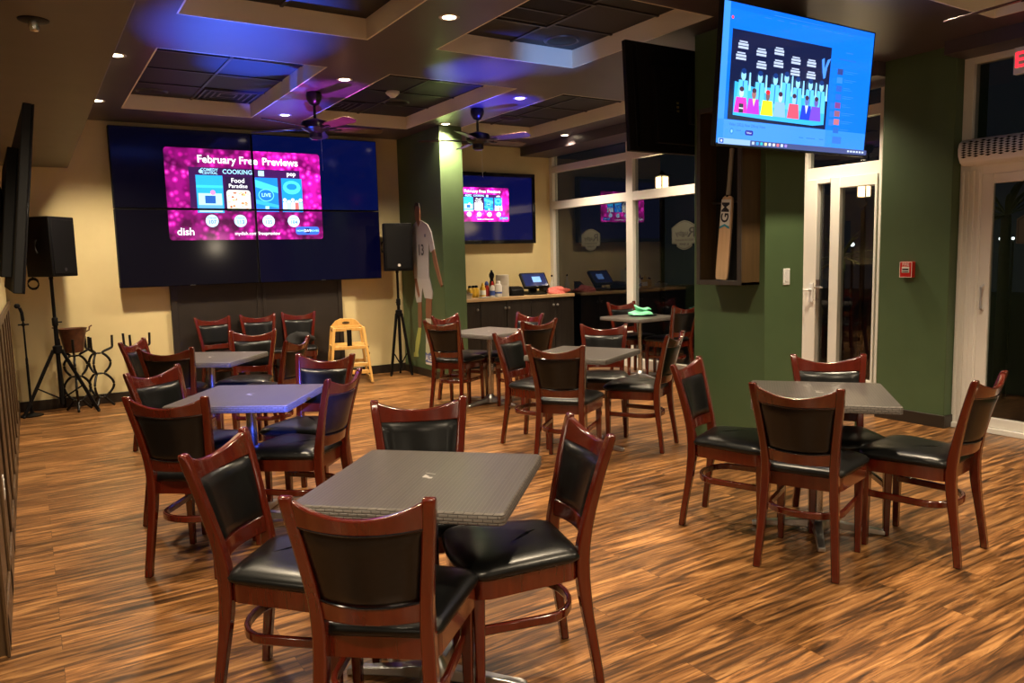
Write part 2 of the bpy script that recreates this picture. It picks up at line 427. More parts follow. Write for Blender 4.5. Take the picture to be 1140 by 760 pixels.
# baseboards
struct(MB().box(XL, CX0, YB - .018, YB, 0, .115).build('baseboard_back', M['base'], bevel=.004))
struct(MB().box(CX0 - .016, CX0, 8.634, YB - .018, 0, .10).box(CX0, 4.79, 8.634, 8.65, 0, .10).build('baseboard_column', M['base']))
struct(MB().box(CX0 - .016, CX0, 3.634, 4.34, 0, .10).box(CX0, 4.90, 3.634, 3.65, 0, .10).build('baseboard_pillar', M['base']))
struct(MB().box(6.62, 6.64, 3.48, 4.13, 0, .11).box(6.64, XD, 3.48, 3.5, 0, .11).build('baseboard_right', M['base'], bevel=.003))
# wainscot on the left wall
w = struct(MB().box(XL, XL + .014, 3.646, YB - .02, 0, 1.22).box(XL - .12, XL, 3.646, 3.66, 0, 1.22).build('trim_30', M['wains']))
b = MB()
for y in (3.69, 4.35, 5.0, 5.7, 6.4, 7.1, 7.8, 8.5, 9.2): b.box(XL + .014, XL + .026, y - .07, y + .07, 0, 1.2)
b.box(XL + .014, XL + .032, 3.66, YB - .02, 1.19, 1.25).box(XL + .014, XL + .026, 3.66, YB - .02, 0, .14)
b.build('batten', M['wains'], w, bevel=.004)
# dark panelling under the video wall
p = struct(MB().box(1.43, 3.56, YB - .045, YB, 0, 1.40).build('trim_31', M['darkpanel']))
b = MB()
for x0, x1 in ((1.43, 1.50), (2.44, 2.475), (2.51, 2.545), (3.50, 3.56)): b.box(x0, x1, YB - .057, YB - .045, 0, 1.40)
b.build('stile', M['darkpanel'], p, bevel=.003)

# ------------------------------------------------------------------ glazing
def decal(parent, x, y, z, w, h):
    """badge printed on the pane, read from outside, so mirrored from inside"""
    b = MB()
    def put(poly, k, lay):
        b.cur = k; xx = x - .004 - lay * .0012
        b.add([(xx, y - px * w, z + py * h) for px, py in poly], [list(range(len(poly)))])
    out = [(-.5, -.28), (-.5, .26)] + [(-.5 + .125 * i, .26 + .24 * math.sin(PI * i / 8)) for i in range(1, 8)] + [(.5, .26), (.5, -.28), (.30, -.30)] + [(.30 - .1 * i, -.38 - .12 * math.sin(PI * i / 6)) for i in range(0, 7)] + [(-.30, -.30)]
    put(out, 0, 0); put([(px * .95, py * .94) for px, py in out], 1, 1); put([(px * .92, py * .90) for px, py in out], 0, 2)
    for s, sz, px, py, bd in (('R', .52, -.28, .08, .01), ('ugby', .27, .10, .07, .005), ('RESTAURANT', .115, 0, -.17, 0), ('& BAR', .14, 0, -.31, 0)):
        vs, fs = text_mesh(s, sz, 'CENTER', bd)
        b.cur = 1; b.add([(x - .004 - 3 * .0012, y + (px + vx) * w, z + (py + vy * .9) * h) for vx, vy in vs], fs)
    # lettering runs toward +y so that it reads backwards from this side
    return b.build('window_decal', [M['decal'], M['decal_dark']], parent)

win = thing('window_1', None, None); struct(win)
f = MB(); d0, d1 = XW, XW + .10
f.box(d0, d1, 5.30, YB, 3.14, 3.19).box(d0, d1, 5.30, YB, 2.86, 2.96).box(d0, d1, 5.30, YB, 2.30, 2.42).box(d0, d1, 5.30, YB, 0, .13)
for y0, y1 in ((9.86, YB), (7.985, 8.12), (6.10, 6.23), (5.30, 5.36)): f.box(d0 - .003, d1 + .003, y0, y1, 0, 3.192)
f.build('frame', M['white'], win, bevel=.003)
for y0, y1 in ((8.12, 9.86), (6.23, 7.985), (5.36, 6.10)):
    for z0, z1 in ((.13, 2.30), (2.42, 2.86), (2.96, 3.14)):
        MB().box(XW + .05, XW + .056, y0, y1, z0, z1).build('pane', M['glass'], win)
decal(win, XW + .049, 8.97, 1.797, .44, .32)
decal(win, XW + .049, 7.06, 1.797, .45, .37)

dr = thing('door_1', None, None); struct(dr)
f = MB(); f.box(d0, d1, 4.385, 5.30, 2.30, 2.42).box(d0, d1, 4.385, 5.30, 2.86, 2.96).box(d0, d1, 4.385, 5.30, 3.14, 3.19).box(d0 - .003, d1 + .003, 4.385, 4.42, 0, 3.192).box(d0 - .003, d1 + .003, 5.22, 5.297, 0, 3.192)
f.build('frame', M['white'], dr, bevel=.004)
f = MB(); f.box(d0 - .02, d1 - .03, 4.42, 4.445, .02, 2.298).box(d0 - .02, d1 - .03, 4.825, 4.93, .02, 2.298).box(d0 - .018, d1 - .032, 4.445, 4.825, 2.19, 2.298).box(d0 - .018, d1 - .032, 4.445, 4.825, .02, .25)
f.build('door_leaf', M['white'], dr, bevel=.004)
f = MB(); f.box(d0 - .03, d1 - .04, 5.08, 5.21, .02, 2.298).box(d0 - .028, d1 - .042, 4.935, 5.08, 2.25, 2.298).box(d0 - .028, d1 - .042, 4.935, 5.08, .02, .25)
f.build('door_leaf', M['white'], dr, bevel=.004)
MB().box(XW + .03, XW + .036, 4.445, 4.825, .25, 2.19).build('pane', M['glass'], dr)
MB().box(XW + .03, XW + .036, 4.93, 5.08, .25, 2.25).build('pane', M['glass'], dr)
MB().box(XW + .05, XW + .056, 4.42, 5.22, 2.42, 2.86).build('pane', M['glass'], dr)
MB().box(XW + .05, XW + .056, 4.42, 5.22, 2.96, 3.14).build('pane', M['glass'], dr)
hd = MB(); hd.box(d0 - .045, d0 - .03, 5.10, 5.15, 1.02, 1.22).tube([(d0 - .04, 5.125, 1.15), (d0 - .085, 5.125, 1.15), (d0 - .09, 5.22, 1.15)], .011)
hd.build('door_handle', M['white_plastic'], dr, smooth=True)
hd = MB(); hd.box(d0 - .035, d0 - .02, 5.03, 5.075, 1.05, 1.26).tube([(d0 - .03, 5.05, 1.18), (d0 - .08, 5.05, 1.18), (d0 - .085, 4.96, 1.18)], .011)
hd.build('door_handle', M['steel'], dr, smooth=True)

dr = thing('door_2', None, None); struct(dr)
e0, e1 = XD, XD + .10
f = MB(); f.box(e0, e1, 1.55, 3.42, 3.07, 3.138).box(e0, e1, 1.55, 3.42, 2.16, 2.26).box(e0 - .002, e1, 3.42, 3.499, 0, 3.139)
for k in range(4): f.box(e0 - .012, e0, 3.335 + .042 * k, 3.360 + .042 * k, 0, 2.2)
f.box(e0 - .004, e1, 3.32, 3.4195, 0, 2.24).box(e0 - .03, e1, 1.55, 3.498, 0, .045)
f.build('frame', M['white'], dr, bevel=.004)
f = MB(); f.box(e0, e0 + .05, 3.235, 3.32, .045, 2.16).box(e0, e0 + .05, 2.2, 2.29, .045, 2.16).box(e0, e0 + .05, 2.29, 3.235, 2.08, 2.16).box(e0, e0 + .05, 2.29, 3.235, .045, .13)
f.build('door_leaf', M['white'], dr, bevel=.005)
gp = MB().box(e0 + .02, e0 + .026, 2.29, 3.235, .13, 2.08).build('pane', M['glass'], dr)
MB().box(e0 + .04, e0 + .046, 1.55, 2.2, .045, 2.16).build('pane', M['glass'], dr)
MB().box(e0 + .04, e0 + .046, 1.55, 3.42, 2.26, 3.07).build('pane', M['glass'], dr)
MB().tube([(e0 - .002, 3.275, 1.04), (e0 - .045, 3.275, 1.05), (e0 - .045, 3.275, 1.23), (e0 - .002, 3.275, 1.24)], .012).build('door_handle', M['white_plastic'], dr, smooth=True)
decal(dr, e0 + .019, 2.83, 1.685, .44, .36)

# ------------------------------------------------------------------ chairs
def stile_y(z):
    pts = [(0, -.002), (.15, .018), (.3, .042), (.45, .056), (.55, .048), (.7, .016), (.85, -.022), (.935, -.048), (.96, -.06)]
    for (a, ya), (b_, yb) in zip(pts, pts[1:]):
        if z <= b_: return ya + (yb - ya) * (z - a) / (b_ - a)
    return pts[-1][1]
def smooth_stile(z):
    return (stile_y(max(0, z - .05)) + 2 * stile_y(z) + stile_y(min(.96, z + .05))) / 4
def seat_outline(inset=0., n=9):
    """plan of the seat: narrow back, wide bowed front with round corners"""
    pts = []
    hb, hf, y0, y1 = .192 - inset, .238 - inset, .062 + inset, .505 - inset
    def corner(cx, cy, r, a0, a1):
        for k in range(n): 
            a = R(a0 + (a1 - a0) * k / (n - 1)); pts.append((cx + r * math.cos(a), cy + r * math.sin(a)))
    corner(hf - .075, y1 - .085, .075, -6, 84)
    for k in range(1, 6):
        t = k / 6; pts.append(((hf - .075) * (1 - 2 * t), y1 - .0105 + .018 * math.sin(PI * t)))
    corner(-hf + .075, y1 - .085, .075, 96, 186)
    corner(-hb + .055, y0 + .055, .055, 184, 270)
    corner(hb - .055, y0 + .055, .055, 270, 356)
    return pts
def make_chair():
    t = thing('dining_chair', '', 'chair')
    W = M['cherry']
    def sx_(z):
        pts = [(0, .188), (.2, .174), (.4, .163), (.5, .160), (.6, .163), (.75, .181), (.945, .204)]
        for (a, xa), (b_, xb) in zip(pts, pts[1:]):
            if z <= b_: return xa + (xb - xa) * (z - a) / (b_ - a)
        return pts[-1][1]
    # seat cushion: crowned pad
    rings = []
    for ins, z in ((.004, .484), (-.006, .494), (-.008, .505), (.002, .520), (.022, .531), (.055, .539), (.10, .543), (.15, .545)):
        rings.append([(x, y, z) for x, y in seat_outline(ins)])
    MB().loft(rings).build('seat', M['vinyl'], t, smooth=True, angle=60)
    o_ = seat_outline(.004); i_ = seat_outline(.030); n = len(o_)
    MB().loft([[(x, y, .418) for x, y in o_], [(x, y, .484) for x, y in o_], [(x, y, .484) for x, y in i_], [(x, y, .418) for x, y in i_]], closed=True).build('seat_frame', W, t, smooth=True, angle=35)
    for s in (-1, 1):
        # rear leg and back upright in one sweep
        rings = []
        zs_ = [0, .06, .12, .2, .28, .36, .42, .48, .54, .6, .66, .72, .78, .84, .89, .925, .945]
        for z in zs_:
            yy = smooth_stile(z); x = s * (sx_(max(0, z - .05)) + sx_(z) + sx_(min(.945, z + .05))) / 3
            w = .038 + (.004 if .3 < z < .6 else 0); dpt = .034 + .016 * math.exp(-((z - .46) / .2) ** 2)
            if z > .93: dpt -= .010; 
            rings.append([(x - w / 2, yy - dpt / 2, z), (x + w / 2, yy - dpt / 2, z), (x + w / 2, yy + dpt / 2, z), (x - w / 2, yy + dpt / 2, z)])
        MB().loft(rings).build('leg', W, t, smooth=True, bevel=.007, seg=2)
        rings = []
        for z, w in ((0, .030), (.15, .034), (.3, .040), (.42, .044)):
            x, y = s * .1965, .454
            rings.append([(x - w / 2, y - w / 2, z), (x + w / 2, y - w / 2, z), (x + w / 2, y + w / 2, z), (x - w / 2, y + w / 2, z)])
        MB().loft(rings).build('leg', W, t, bevel=.005)
    def rail(z_top, z_bot, th, bow, hw=.186, n=13):
        rings = []
        for k in range(n):
            u = -1 + 2 * k / (n - 1); x = u * hw; zt, zb = z_top(u), z_bot(u)
            r = []
            for z, q in ((zb, -1), (zb, 1), (zt, 1), (zt, -1)):
                r.append((x, smooth_stile(z) - bow * (1 - u * u) + q * th / 2, z))
            rings.append(r)
        return MB().loft(rings)
    rail(lambda u: .887 + .046 * u * u, lambda u: .833 + .012 * u * u, .024, .040).build('crest_rail', W, t, smooth=True, bevel=.006)
    rail(lambda u: .606 + .008 * u * u, lambda u: .548, .024, .034, .150).build('bottom_rail', W, t, smooth=True, bevel=.005)
    # padded back panel between the rails, crowned front and rear
    nu, nv = 13, 11; fr = []; bk = []
    for j in range(nv):
        v = j / (nv - 1)
        for k in range(nu):
            u = -1 + 2 * k / (nu - 1)
            z = (.603 + .008 * u * u) + v * (.236 + .004 * u * u); x = u * (.147 + .034 * v)
            yy = smooth_stile(z) - (.034 + .006 * v) * (1 - u * u)
            e = min(1., 5 * min((1 - abs(u)), 2 * min(v, 1 - v))); e = math.sqrt(max(0, e))
            fr.append((x, yy + .006 + .020 * e, z)); bk.append((x, yy - .006 - .008 * e, z))
    N = nu * nv; fs = []
    for j in range(nv - 1):
        for k in range(nu - 1):
            a = j * nu + k; fs += [(a, a + 1, a + nu + 1, a + nu), (N + a, N + a + nu, N + a + nu + 1, N + a + 1)]
    for j in range(nv - 1):
        for a in (j * nu, j * nu + nu - 1): fs.append((a, a + nu, N + a + nu, N + a))
    for k in range(nu - 1):
        for a in (k, (nv - 1) * nu + k): fs.append((a, a + 1, N + a + 1, N + a))
    br = MB().add(fr + bk, fs).build('backrest', M['vinyl'], t, smooth=True, angle=60)
    for zt, hw_, bo in ((.8395, .178, .040), (.6065, .145, .034)):
        pth = []
        for k in range(13):
            u = -1 + k / 6; z = zt + (.012 if zt > .7 else .008) * u * u
            pth.append((u * hw_, smooth_stile(z) - bo * (1 - u * u) - .0135, z))
        MB().tube(pth, .0032, 6).build('piping', M['black_gloss'], br, smooth=True)
    # bent hoop stretcher
    path = [(-.185, .45, .285), (-.180, .30, .285), (-.176, .19, .285)]
    for k in range(11):
        a = PI + PI * k / 10; path.append((.176 * math.cos(a), .19 + .130 * math.sin(a), .285))
    path += [(.176, .19, .285), (.180, .30, .285), (.185, .45, .285)]
    pp = [path[0]]
    for q in path[1:]:
        if (Vector(q) - Vector(pp[-1])).length > 1e-4: pp.append(q)
    MB().sweep(pp, .020, .036).build('stretcher', W, t, smooth=True, bevel=.006)
    return t
chair0 = make_chair(); first = [True]
def place_chair(x, y, ang, label, group):
    """ang: heading of the sitter in degrees"""
    rz = R(ang - 90)
    if first[0]:
        first[0] = False; o = chair0; o.location = (x, y, 0); o.rotation_euler = (0, 0, rz); o['label'] = label; o['group'] = group; return o
    return dup(chair0, (x, y, 0), rz, label, group)
G1, G2, G3, G4, G5, G6, G7, G8 = ('chairs round the nearest table', 'chairs round the table beside the green pillar', 'chairs round the table in the middle of the room', 'chairs round the table before the counter', 'chairs round the blue lit table', 'chairs round the table before the dark panelling', 'chairs at the window table', 'chairs lined against the dark panelling')
CH = [
 (.736, 1.964, 51.1, 'cherry wood chair at the nearest table with its padded back turned to the viewer', G1),
 (1.713, 2.263, 164.2, 'black seated chair at the nearest table standing in the open floor, turned to face left', G1),
 (.567, 2.846, -41.2, 'chair on the left of the nearest table, its seat front toward the viewer', G1),
 (1.454, 3.102, -113.9, 'chair behind the nearest table, only its upper back showing above the woven top', G1),
 (3.056, 2.295, 22.4, 'chair with its back to the viewer at the table beside the fire alarm wall', G2),
 (3.282, 3.186, -67., 'chair in front of the cricket bat case, turned toward the pillar table', G2),
 (3.937, 1.908, 98.4, 'rightmost dining chair, its back toward the glass single door', G2),
 (4.037, 2.81, -130.9, 'chair behind the pillar table, its back standing before the white double door', G2),
 (3.191, 4.439, 38.3, 'chair with its black back to the viewer at the middle table', G3),
 (3.482, 5.505, -65.1, 'chair on the left of the middle table, its padded front seen in profile', G3),
 (4.425, 5.421, 229.5, 'chair behind the middle table, facing the viewer, in front of the window table', G3),
 (4.303, 4.446, 118., 'chair on the right of the middle table seen side on, close to the pillar', G3),
 (3.612, 7.037, 32.1, 'chair showing its back beside the footballer picture, nearer of two there', G4),
 (3.986, 7.652, -70., 'chair facing the viewer beside the footballer picture, hidden behind another chair', G4),
 (4.326, 6.368, 89.9, 'chair showing its back in front of the counter cabinets', G4),
 (4.748, 7.179, 189., 'chair nearest the counter cabinets, its red top rail showing over another chair', G4),
 (.551, 4.047, 51.8, 'chair with its back to the viewer at the near corner of the blue lit table', G5),
 (.643, 5.127, -52.2, 'chair on the left of the blue lit table, its padded front toward the room', G5),
 (1.445, 4.172, 134.3, 'chair right of the blue lit table, its curved back toward the open floor', G5),
 (1.669, 5.09, 226., 'chair behind the blue lit table with light shining on its black back', G5),
 (.765, 7.302, -32.5, 'chair nearest the iron bucket stands, left of the table before the panelling', G6),
 (.885, 6.45, 59.6, 'chair with its dark back to the viewer at the table before the panelling', G6),
 (1.763, 7.422, 242., 'chair at the right of the table before the panelling, facing the viewer', G6),
 (1.848, 6.405, 137.1, 'chair seen side on in shadow between the panelling table and the blue lit table', G6),
 (6.70, 7.80, 261., 'chair behind the window table, standing against the white window post', G7),
 (6.74, 6.72, 88., 'chair at the window table half hidden by the green pillar', G7),
 (1.874, 9.76, 277.7, 'first chair from the left of the row against the dark panelling', G8),
 (2.407, 9.77, 262., 'middle chair of the three against the dark panelling', G8),
 (2.917, 9.77, 250., 'chair against the dark panelling holding a black cloth, next to the high chair', G8)]
for c in CH: place_chair(*c)

# ------------------------------------------------------------------ tables
TT = .79; TS = .725
def make_table():
    t = thing('dining_table', '', 'table')
    h = TS / 2
    body = rrect(-h, h, -h, h, .022)
    b = MB(); b.cur = 1; n = len(body)
    ins = lambda k: [(x * (1 - k / h), y * (1 - k / h)) for x, y in body]
    b.loft([[(x, y, TT - .042) for x, y in ins(.006)], [(x, y, TT - .038) for x, y in body], [(x, y, TT - .006) for x, y in body], [(x, y, TT) for x, y in ins(.006)]], caps=False)
    b.add([(x, y, TT - .042) for x, y in ins(.006)], [list(range(n))[::-1]])
    b.cur = 0; b.add([(x, y, TT) for x, y in ins(.006)], [list(range(n))])
    tp = b.build('tabletop', [M['weave'], M['weave_edge']], t, smooth=True, angle=50)
    # small printed emblem in the middle of the top
    e = MB(); z = TT + .0007
    e.add([(-.030, -.028, z), (-.004, -.028, z), (-.004, -.006, z), (-.030, -.006, z)], [(0, 1, 2, 3)])
    e.add([(-.018, -.006, z), (.004, -.006, z), (.034, .022, z), (-.014, .026, z)], [(0, 1, 2, 3)])
    e.add([(.040, -.026, z), (.047, -.026, z), (.066, .030, z), (.058, .030, z)], [(0, 1, 2, 3)])
    e.xf(Matrix.Diagonal((.75, .75, 1, 1))).build('emblem', M['emblem'], t)
    MB().lathe([(.030, .05), (.030, TT - .06)], n=20).build('column', M['chrome'], t, smooth=True)
    MB().box(-.17, .17, -.035, .035, TT - .062, TT - .042).box(-.035, .035, -.17, .17, TT - .0625, TT - .0425).build('mounting_plate', M['black'], t, bevel=.004)
    MB().lathe([(.060, .012), (.060, .045), (.048, .075), (.034, .10), (.031, .105)], n=20).build('hub', M['base_metal'], t, smooth=True)
    for k in range(4):
        a = k * PI / 2; rings = []
        for r, w, z0, z1 in ((.03, .064, .022, .070), (.14, .052, .020, .056), (.25, .044, .012, .042), (.325, .046, .006, .034), (.350, .040, .004, .026)):
            rings.append([(r, -w / 2, z0), (r, w / 2, z0), (r, w / 2 * .8, z1), (r, -w / 2 * .8, z1)])
        MB().loft(rings).xf(Matrix.Rotation(a, 4, 'Z')).build('foot', M['base_metal'], t, smooth=True, bevel=.004)
    return t
T0 = make_table()
TB = [
 (1.175, 2.457, 46, 'nearest woven topped dining table, in the foreground between four chairs'),
 (3.66, 2.61, 40, 'dining table beside the green pillar with the cricket bat case'),
 (3.78, 4.90, 27, 'dining table in the middle of the room, between the nearest table and the window'),
 (4.16, 7.04, 14, 'dining table in front of the counter cabinets beside the footballer picture'),
 (1.08, 4.70, 54, 'dining table with its top lit blue by an unseen spot'),
 (1.27, 6.86, 51, 'farther left dining table, before the dark panelling and video wall'),
 (6.50, 7.24, 2, 'dining table by the tall window, carrying a tray with a mint cloth')]
for k, (x, y, a, lb) in enumerate(TB):
    o = T0 if k == 0 else dup(T0)
    o.location = (x, y, 0); o.rotation_euler = (0, 0, R(a)); o['label'] = lb; o['group'] = 'square dining tables'

# ------------------------------------------------------------------ displays
def picture(parent, elems, win_rect, to3d, m, name='picture', lay0=0):
    """flat shapes shown on a display, cut to the display's own rectangle"""
    b = MB(); lay = lay0
    for kind, data, c in elems:
        lay += 1; b.color = c
        if kind == 'poly':
            q = clip(data, *win_rect)
            if len(q) >= 3: b.add([to3d(u, v, lay) for u, v in q], [list(range(len(q)))])
        else:
            s, u0, v0, size, al, bold = data
            vs, fs = text_mesh(s, size, al, bold)
            for fc in fs:
                q = clip([(u0 + vs[i][0], v0 + vs[i][1]) for i in fc], *win_rect)
                if len(q) >= 3: b.add([to3d(u, v, lay) for u, v in q], [list(range(len(q)))])
    if b.f: return b.build(name, m, parent)
def guide_elems():
    """the programme-guide page; unit frame 0..1 wide, 0..0.583 high"""
    E = []; P = lambda d, c: E.append(('poly', d, c)); T = lambda s, u, v, z, c, al='CENTER', bd=.012: E.append(('text', (s, u, v, z, al, bd), c))
    P(rect(.140, .855, .205, .465), (.035, .006, .060))
    wht = (.95, .95, 1.); cy = (.35, .75, 1.)
    T('February Free', .195, .515, .067, wht, 'LEFT', .02); T('Previews', .605, .515, .067, wht, 'LEFT', .02)
    cards = ((.180, .345), (.362, .520), (.540, .700), (.725, .865))
    for k, (a, c) in enumerate(cards):
        if k == 0:
            P(rect(a, c, .175, .415), (.02, .36, .95)); P(rect(a, c, .335, .352), (.04, .55, 1.)); P(rect(a + .01, c - .01, .18, .300), (.42, .72, .95))
            P(rect(a + .05, a + .115, .235, .285), (.015, .10, .40)); P(disc(a + .10, .305, .016), (.75, .25, .5)); P(rect(a + .01, c - .01, .195, .225), (.10, .35, .75))
        elif k == 1:
            P(rect(a, c, .185, .410), (.02, .008, .04)); T('Food', (a + c) / 2, .385, .042, wht); T('Paradise', (a + c) / 2, .350, .036, wht)
            P(rrect(a + .003, c - .003, .190, .325, .02), (.80, .78, .70))
            rnd = random.Random(3)
            for q in range(34):
                u, v = a + .015 + rnd.random() * (c - a - .03), .200 + rnd.random() * .11
                P(disc(u, v, .006 + rnd.random() * .008, .004 + rnd.random() * .005, 8), rnd.choice([(.85, .25, .1), (.9, .75, .45), (.95, .93, .88), (.45, .12, .05), (.55, .6, .2)]))
        elif k == 2:
            P(rect(a, c, .185, .410), (.01, .17, .80)); P([(a, .40), (c, .35), (c, .31), (a, .35)], (.05, .45, 1.)); P([(a, .27), (c, .23), (c, .21), (a, .24)], (.03, .32, .95))
            P(disc((a + c) / 2, .295, .052, .042), (.10, .5, 1.)); P(disc((a + c) / 2, .295, .046, .036), (.01, .13, .6)); T('LIVE', (a + c) / 2, .295, .034, cy); P(rect(a + .07, a + .095, .195, .222), cy)
        else:
            P(rect(a, c, .185, .410), (.01, .22, .85)); P(disc((a + c) / 2, .350, .060, .045), (.06, .65, 1.)); P(disc((a + c) / 2, .355, .036, .022), (.01, .18, .6))
            for q in range(5):
                u = a + .018 + q * .027; P(disc(u, .265 - .012 * (q % 2), .013, .012, 10), (.85, .80, .78)); P([(u - .014, .19), (u + .014, .19), (u + .012, .25), (u - .012, .25)], ((.75, .85, .95), (.35, .7, .9), (.9, .9, .95), (.8, .12, .10), (.3, .75, .55))[q])
    T('COMEDY', .265, .449, .026, cy); T('CENTRAL', .268, .428, .022, cy); P(disc(.212, .438, .012, .012, 12), cy)
    T('COOKING', .441, .440, .040, cy); P(rect(.575, .612, .420, .455), cy); T('pop', .795, .440, .040, wht)
    for k, (n_, (a, c)) in enumerate(zip(('107', '113', '135', '184'), cards)):
        u = (a + c) / 2 + (.0 if k != 2 else .005); P(disc(u, .123, .040, .040, 24), (.50, .78, 1.)); T('Channel', u, .142, .016, (.03, .10, .4)); T(n_, u, .115, .034, (.03, .10, .45))
    T('dish', .045, .052, .066, wht, 'LEFT', .015); T('mydish.com/freepreview', .40, .040, .030, wht, 'LEFT')
    P(rrect(.805, .970, .030, .085, .02), (.03, .10, .55)); P(rrect(.870, .905, .040, .075, .012), (.01, .01, .10)); T('DAY', .887, .057, .024, wht); T('NOW', .835, .057, .018, cy); T('MOVIES', .936, .057, .018, cy)
    return E
GE = guide_elems()
PIC = attr_emit_mat('guide_picture', 1.05); PIC2 = attr_emit_mat('guide_picture_bright', 1.35)
BOK = bokeh_mat('guide_backdrop', 0.84); BOK2 = bokeh_mat('guide_backdrop_bright', 1.85)
# four-panel video wall
VX0, VX1, VZ0, VZ1, VY = .893, 4.093, 1.332, 3.160, 9.775
vxm, vzm = 2.458, 2.236
ix0, ix1, iz0, iz1 = 1.450, 3.302, 1.871, 2.951
wall_labels = {(0, 1): 'upper left panel of the video wall, reading February Free', (1, 1): 'upper right panel of the video wall, reading Previews', (0, 0): 'lower left panel of the video wall, with the dish sign', (1, 0): 'lower right panel of the video wall, nearest the right speaker'}
SCR = {}
for k, e in {(0, 1): (.0003, .0004, .003), (1, 1): (.0005, .0022, .030), (0, 0): (.0003, .0003, .0022), (1, 0): (.0003, .0004, .007)}.items():
    SCR[k] = mat('display_glass', (.003, .003, .005), .10, emit=e, es=1., spec=.25)
gap = .005
for (i, j), lb in wall_labels.items():
    x0, x1 = ((VX0, vxm), (vxm, VX1))[i]; z0, z1 = ((VZ0, vzm), (vzm, VZ1))[j]
    x0 += gap * i; x1 -= gap * (1 - i); z0 += gap * j; z1 -= gap * (1 - j)
    cx, cz = (x0 + x1) / 2, (z0 + z1) / 2
    t = thing('video_wall_display', lb, 'screen', (cx, VY, cz), 0, 'video wall panels')
    MB().box(x0 - cx, x1 - cx, .0, .11, z0 - cz, z1 - cz).build('housing', M['black_matte'], t, bevel=.003)
    bz = .008
    MB().box(x0 - cx + bz, x1 - cx - bz, -.004, 0, z0 - cz + bz, z1 - cz - bz).build('screen', SCR[(i, j)], t)
    MB().box(x0 - cx + .2, x1 - cx - .2, .11, .165, -.25, .25).build('mount', M['black_matte'], t)
    wx = (x0 + bz, x1 - bz, z0 + bz, z1 - bz)
    s_ = ix1 - ix0
    wr = ((wx[0] - ix0) / s_, (wx[1] - ix0) / s_, (wx[2] - iz0) / s_, (wx[3] - iz0) / s_)
    to3 = lambda u, v, l_: (ix0 + u * s_ - cx, -.0045 - .00022 * l_, iz0 + v * s_ - cz)
    q = clip(rrect(0, 1, 0, .583, .02), *wr)
    bb = MB(); bb.add([to3(u, v, 0) for u, v in q], [list(range(len(q)))]); bb.build('backdrop', BOK if (i, j) != (1, 1) else BOK2, t)
    picture(t, GE, wr, to3, PIC if i == 0 else PIC2, lay0=1)
    if j == 0: MB().box(-.03, .03, -.0062, -.004, z0 - cz + .004, z0 - cz + .008).build('badge', M['steel'], t)

# television on the back wall behind the column
tx0, tx1, tz0, tz1, ty = 4.86, 6.690, 1.778, 2.822, 9.83
t = thing('television', 'television on the cream wall behind the green column, above the counter', 'television', ((tx0 + tx1) / 2, ty, (tz0 + tz1) / 2))
cx, cz = (tx0 + tx1) / 2, (tz0 + tz1) / 2; hw, hh = (tx1 - tx0) / 2, (tz1 - tz0) / 2
f = MB(); bw = .055
f.box(-hw, hw, 0, .06, -hh, hh).box(-hw, hw, -.016, 0, hh - bw, hh).box(-hw, hw, -.016, 0, -hh, -hh + bw).box(-hw, -hw + bw, -.016, 0, -hh + bw, hh - bw).box(hw - bw, hw, -.016, 0, -hh + bw, hh - bw)
f.build('housing', M['black_gloss'], t, bevel=.004)
MB().box(-hw + bw, hw - bw, -.003, 0, -hh + bw, hh - bw).build('screen', mat('tv_glass', (.006, .006, .009), .09, emit=(.0012, .002, .030), es=1.), t)
MB().box(-.3, .3, .06, .115, -.2, .2).build('mount', M['black_matte'], t)
jx0, jx1, jz0 = 5.270, 6.216, 2.106
s_ = (jx1 - jx0)
to3 = lambda u, v, l_: (jx0 + u * s_ - cx, -.0034 - .00022 * l_, jz0 + v * s_ * .90 - cz)
q = rrect(0, 1, 0, .583, .02)
bb = MB(); bb.add([to3(u, v, 0) for u, v in q], [list(range(len(q)))]); bb.build('backdrop', bokeh_mat('tv_backdrop', 2.7), t)
picture(t, GE, (0, 1, 0, .583), to3, attr_emit_mat('tv_picture', 1.85), lay0=1)
MB().box(cx * 0 + .03, .034, -.05, .0, hh, hh + .008).build('cable', M['black'], t)

# bright television on the pillar, tilted toward the room
t = thing('television', 'bright blue television showing a web page, mounted high on the green pillar', 'television', (4.45, 3.3665, 2.666))
W3, H3 = 1.55, .861
tilt = math.atan2(.067, .858)
rotT = Matrix.Rotation(tilt, 4, 'X')
def tv_body(t, W, Hh, front, rim=.012):
    MB().box(-W / 2, W / 2, .001, .035, -Hh / 2, Hh / 2).box(-W * .33, W * .33, .035, .075, -Hh * .42, Hh * .30).xf(front).build('housing', M['black_matte'], t, bevel=.004)
    f = MB(); f.box(-W / 2, W / 2, -.006, .001, -Hh / 2, -Hh / 2 + rim * 1.6).box(-W / 2, W / 2, -.006, .001, Hh / 2 - rim * .6, Hh / 2).box(-W / 2, -W / 2 + rim * .6, -.006, .001, -Hh / 2, Hh / 2).box(W / 2 - rim * .6, W / 2, -.006, .001, -Hh / 2, Hh / 2)
    f.xf(front).build('bezel', M['black_gloss'], t, bevel=.002)
tv_body(t, W3, H3, rotT)
E3 = []; P = lambda d, c: E3.append(('poly', d, c)); T = lambda s, u, v, z, c, al='CENTER', bd=.0: E3.append(('text', (s, u, v, z, al, bd), c))
A = W3 / H3
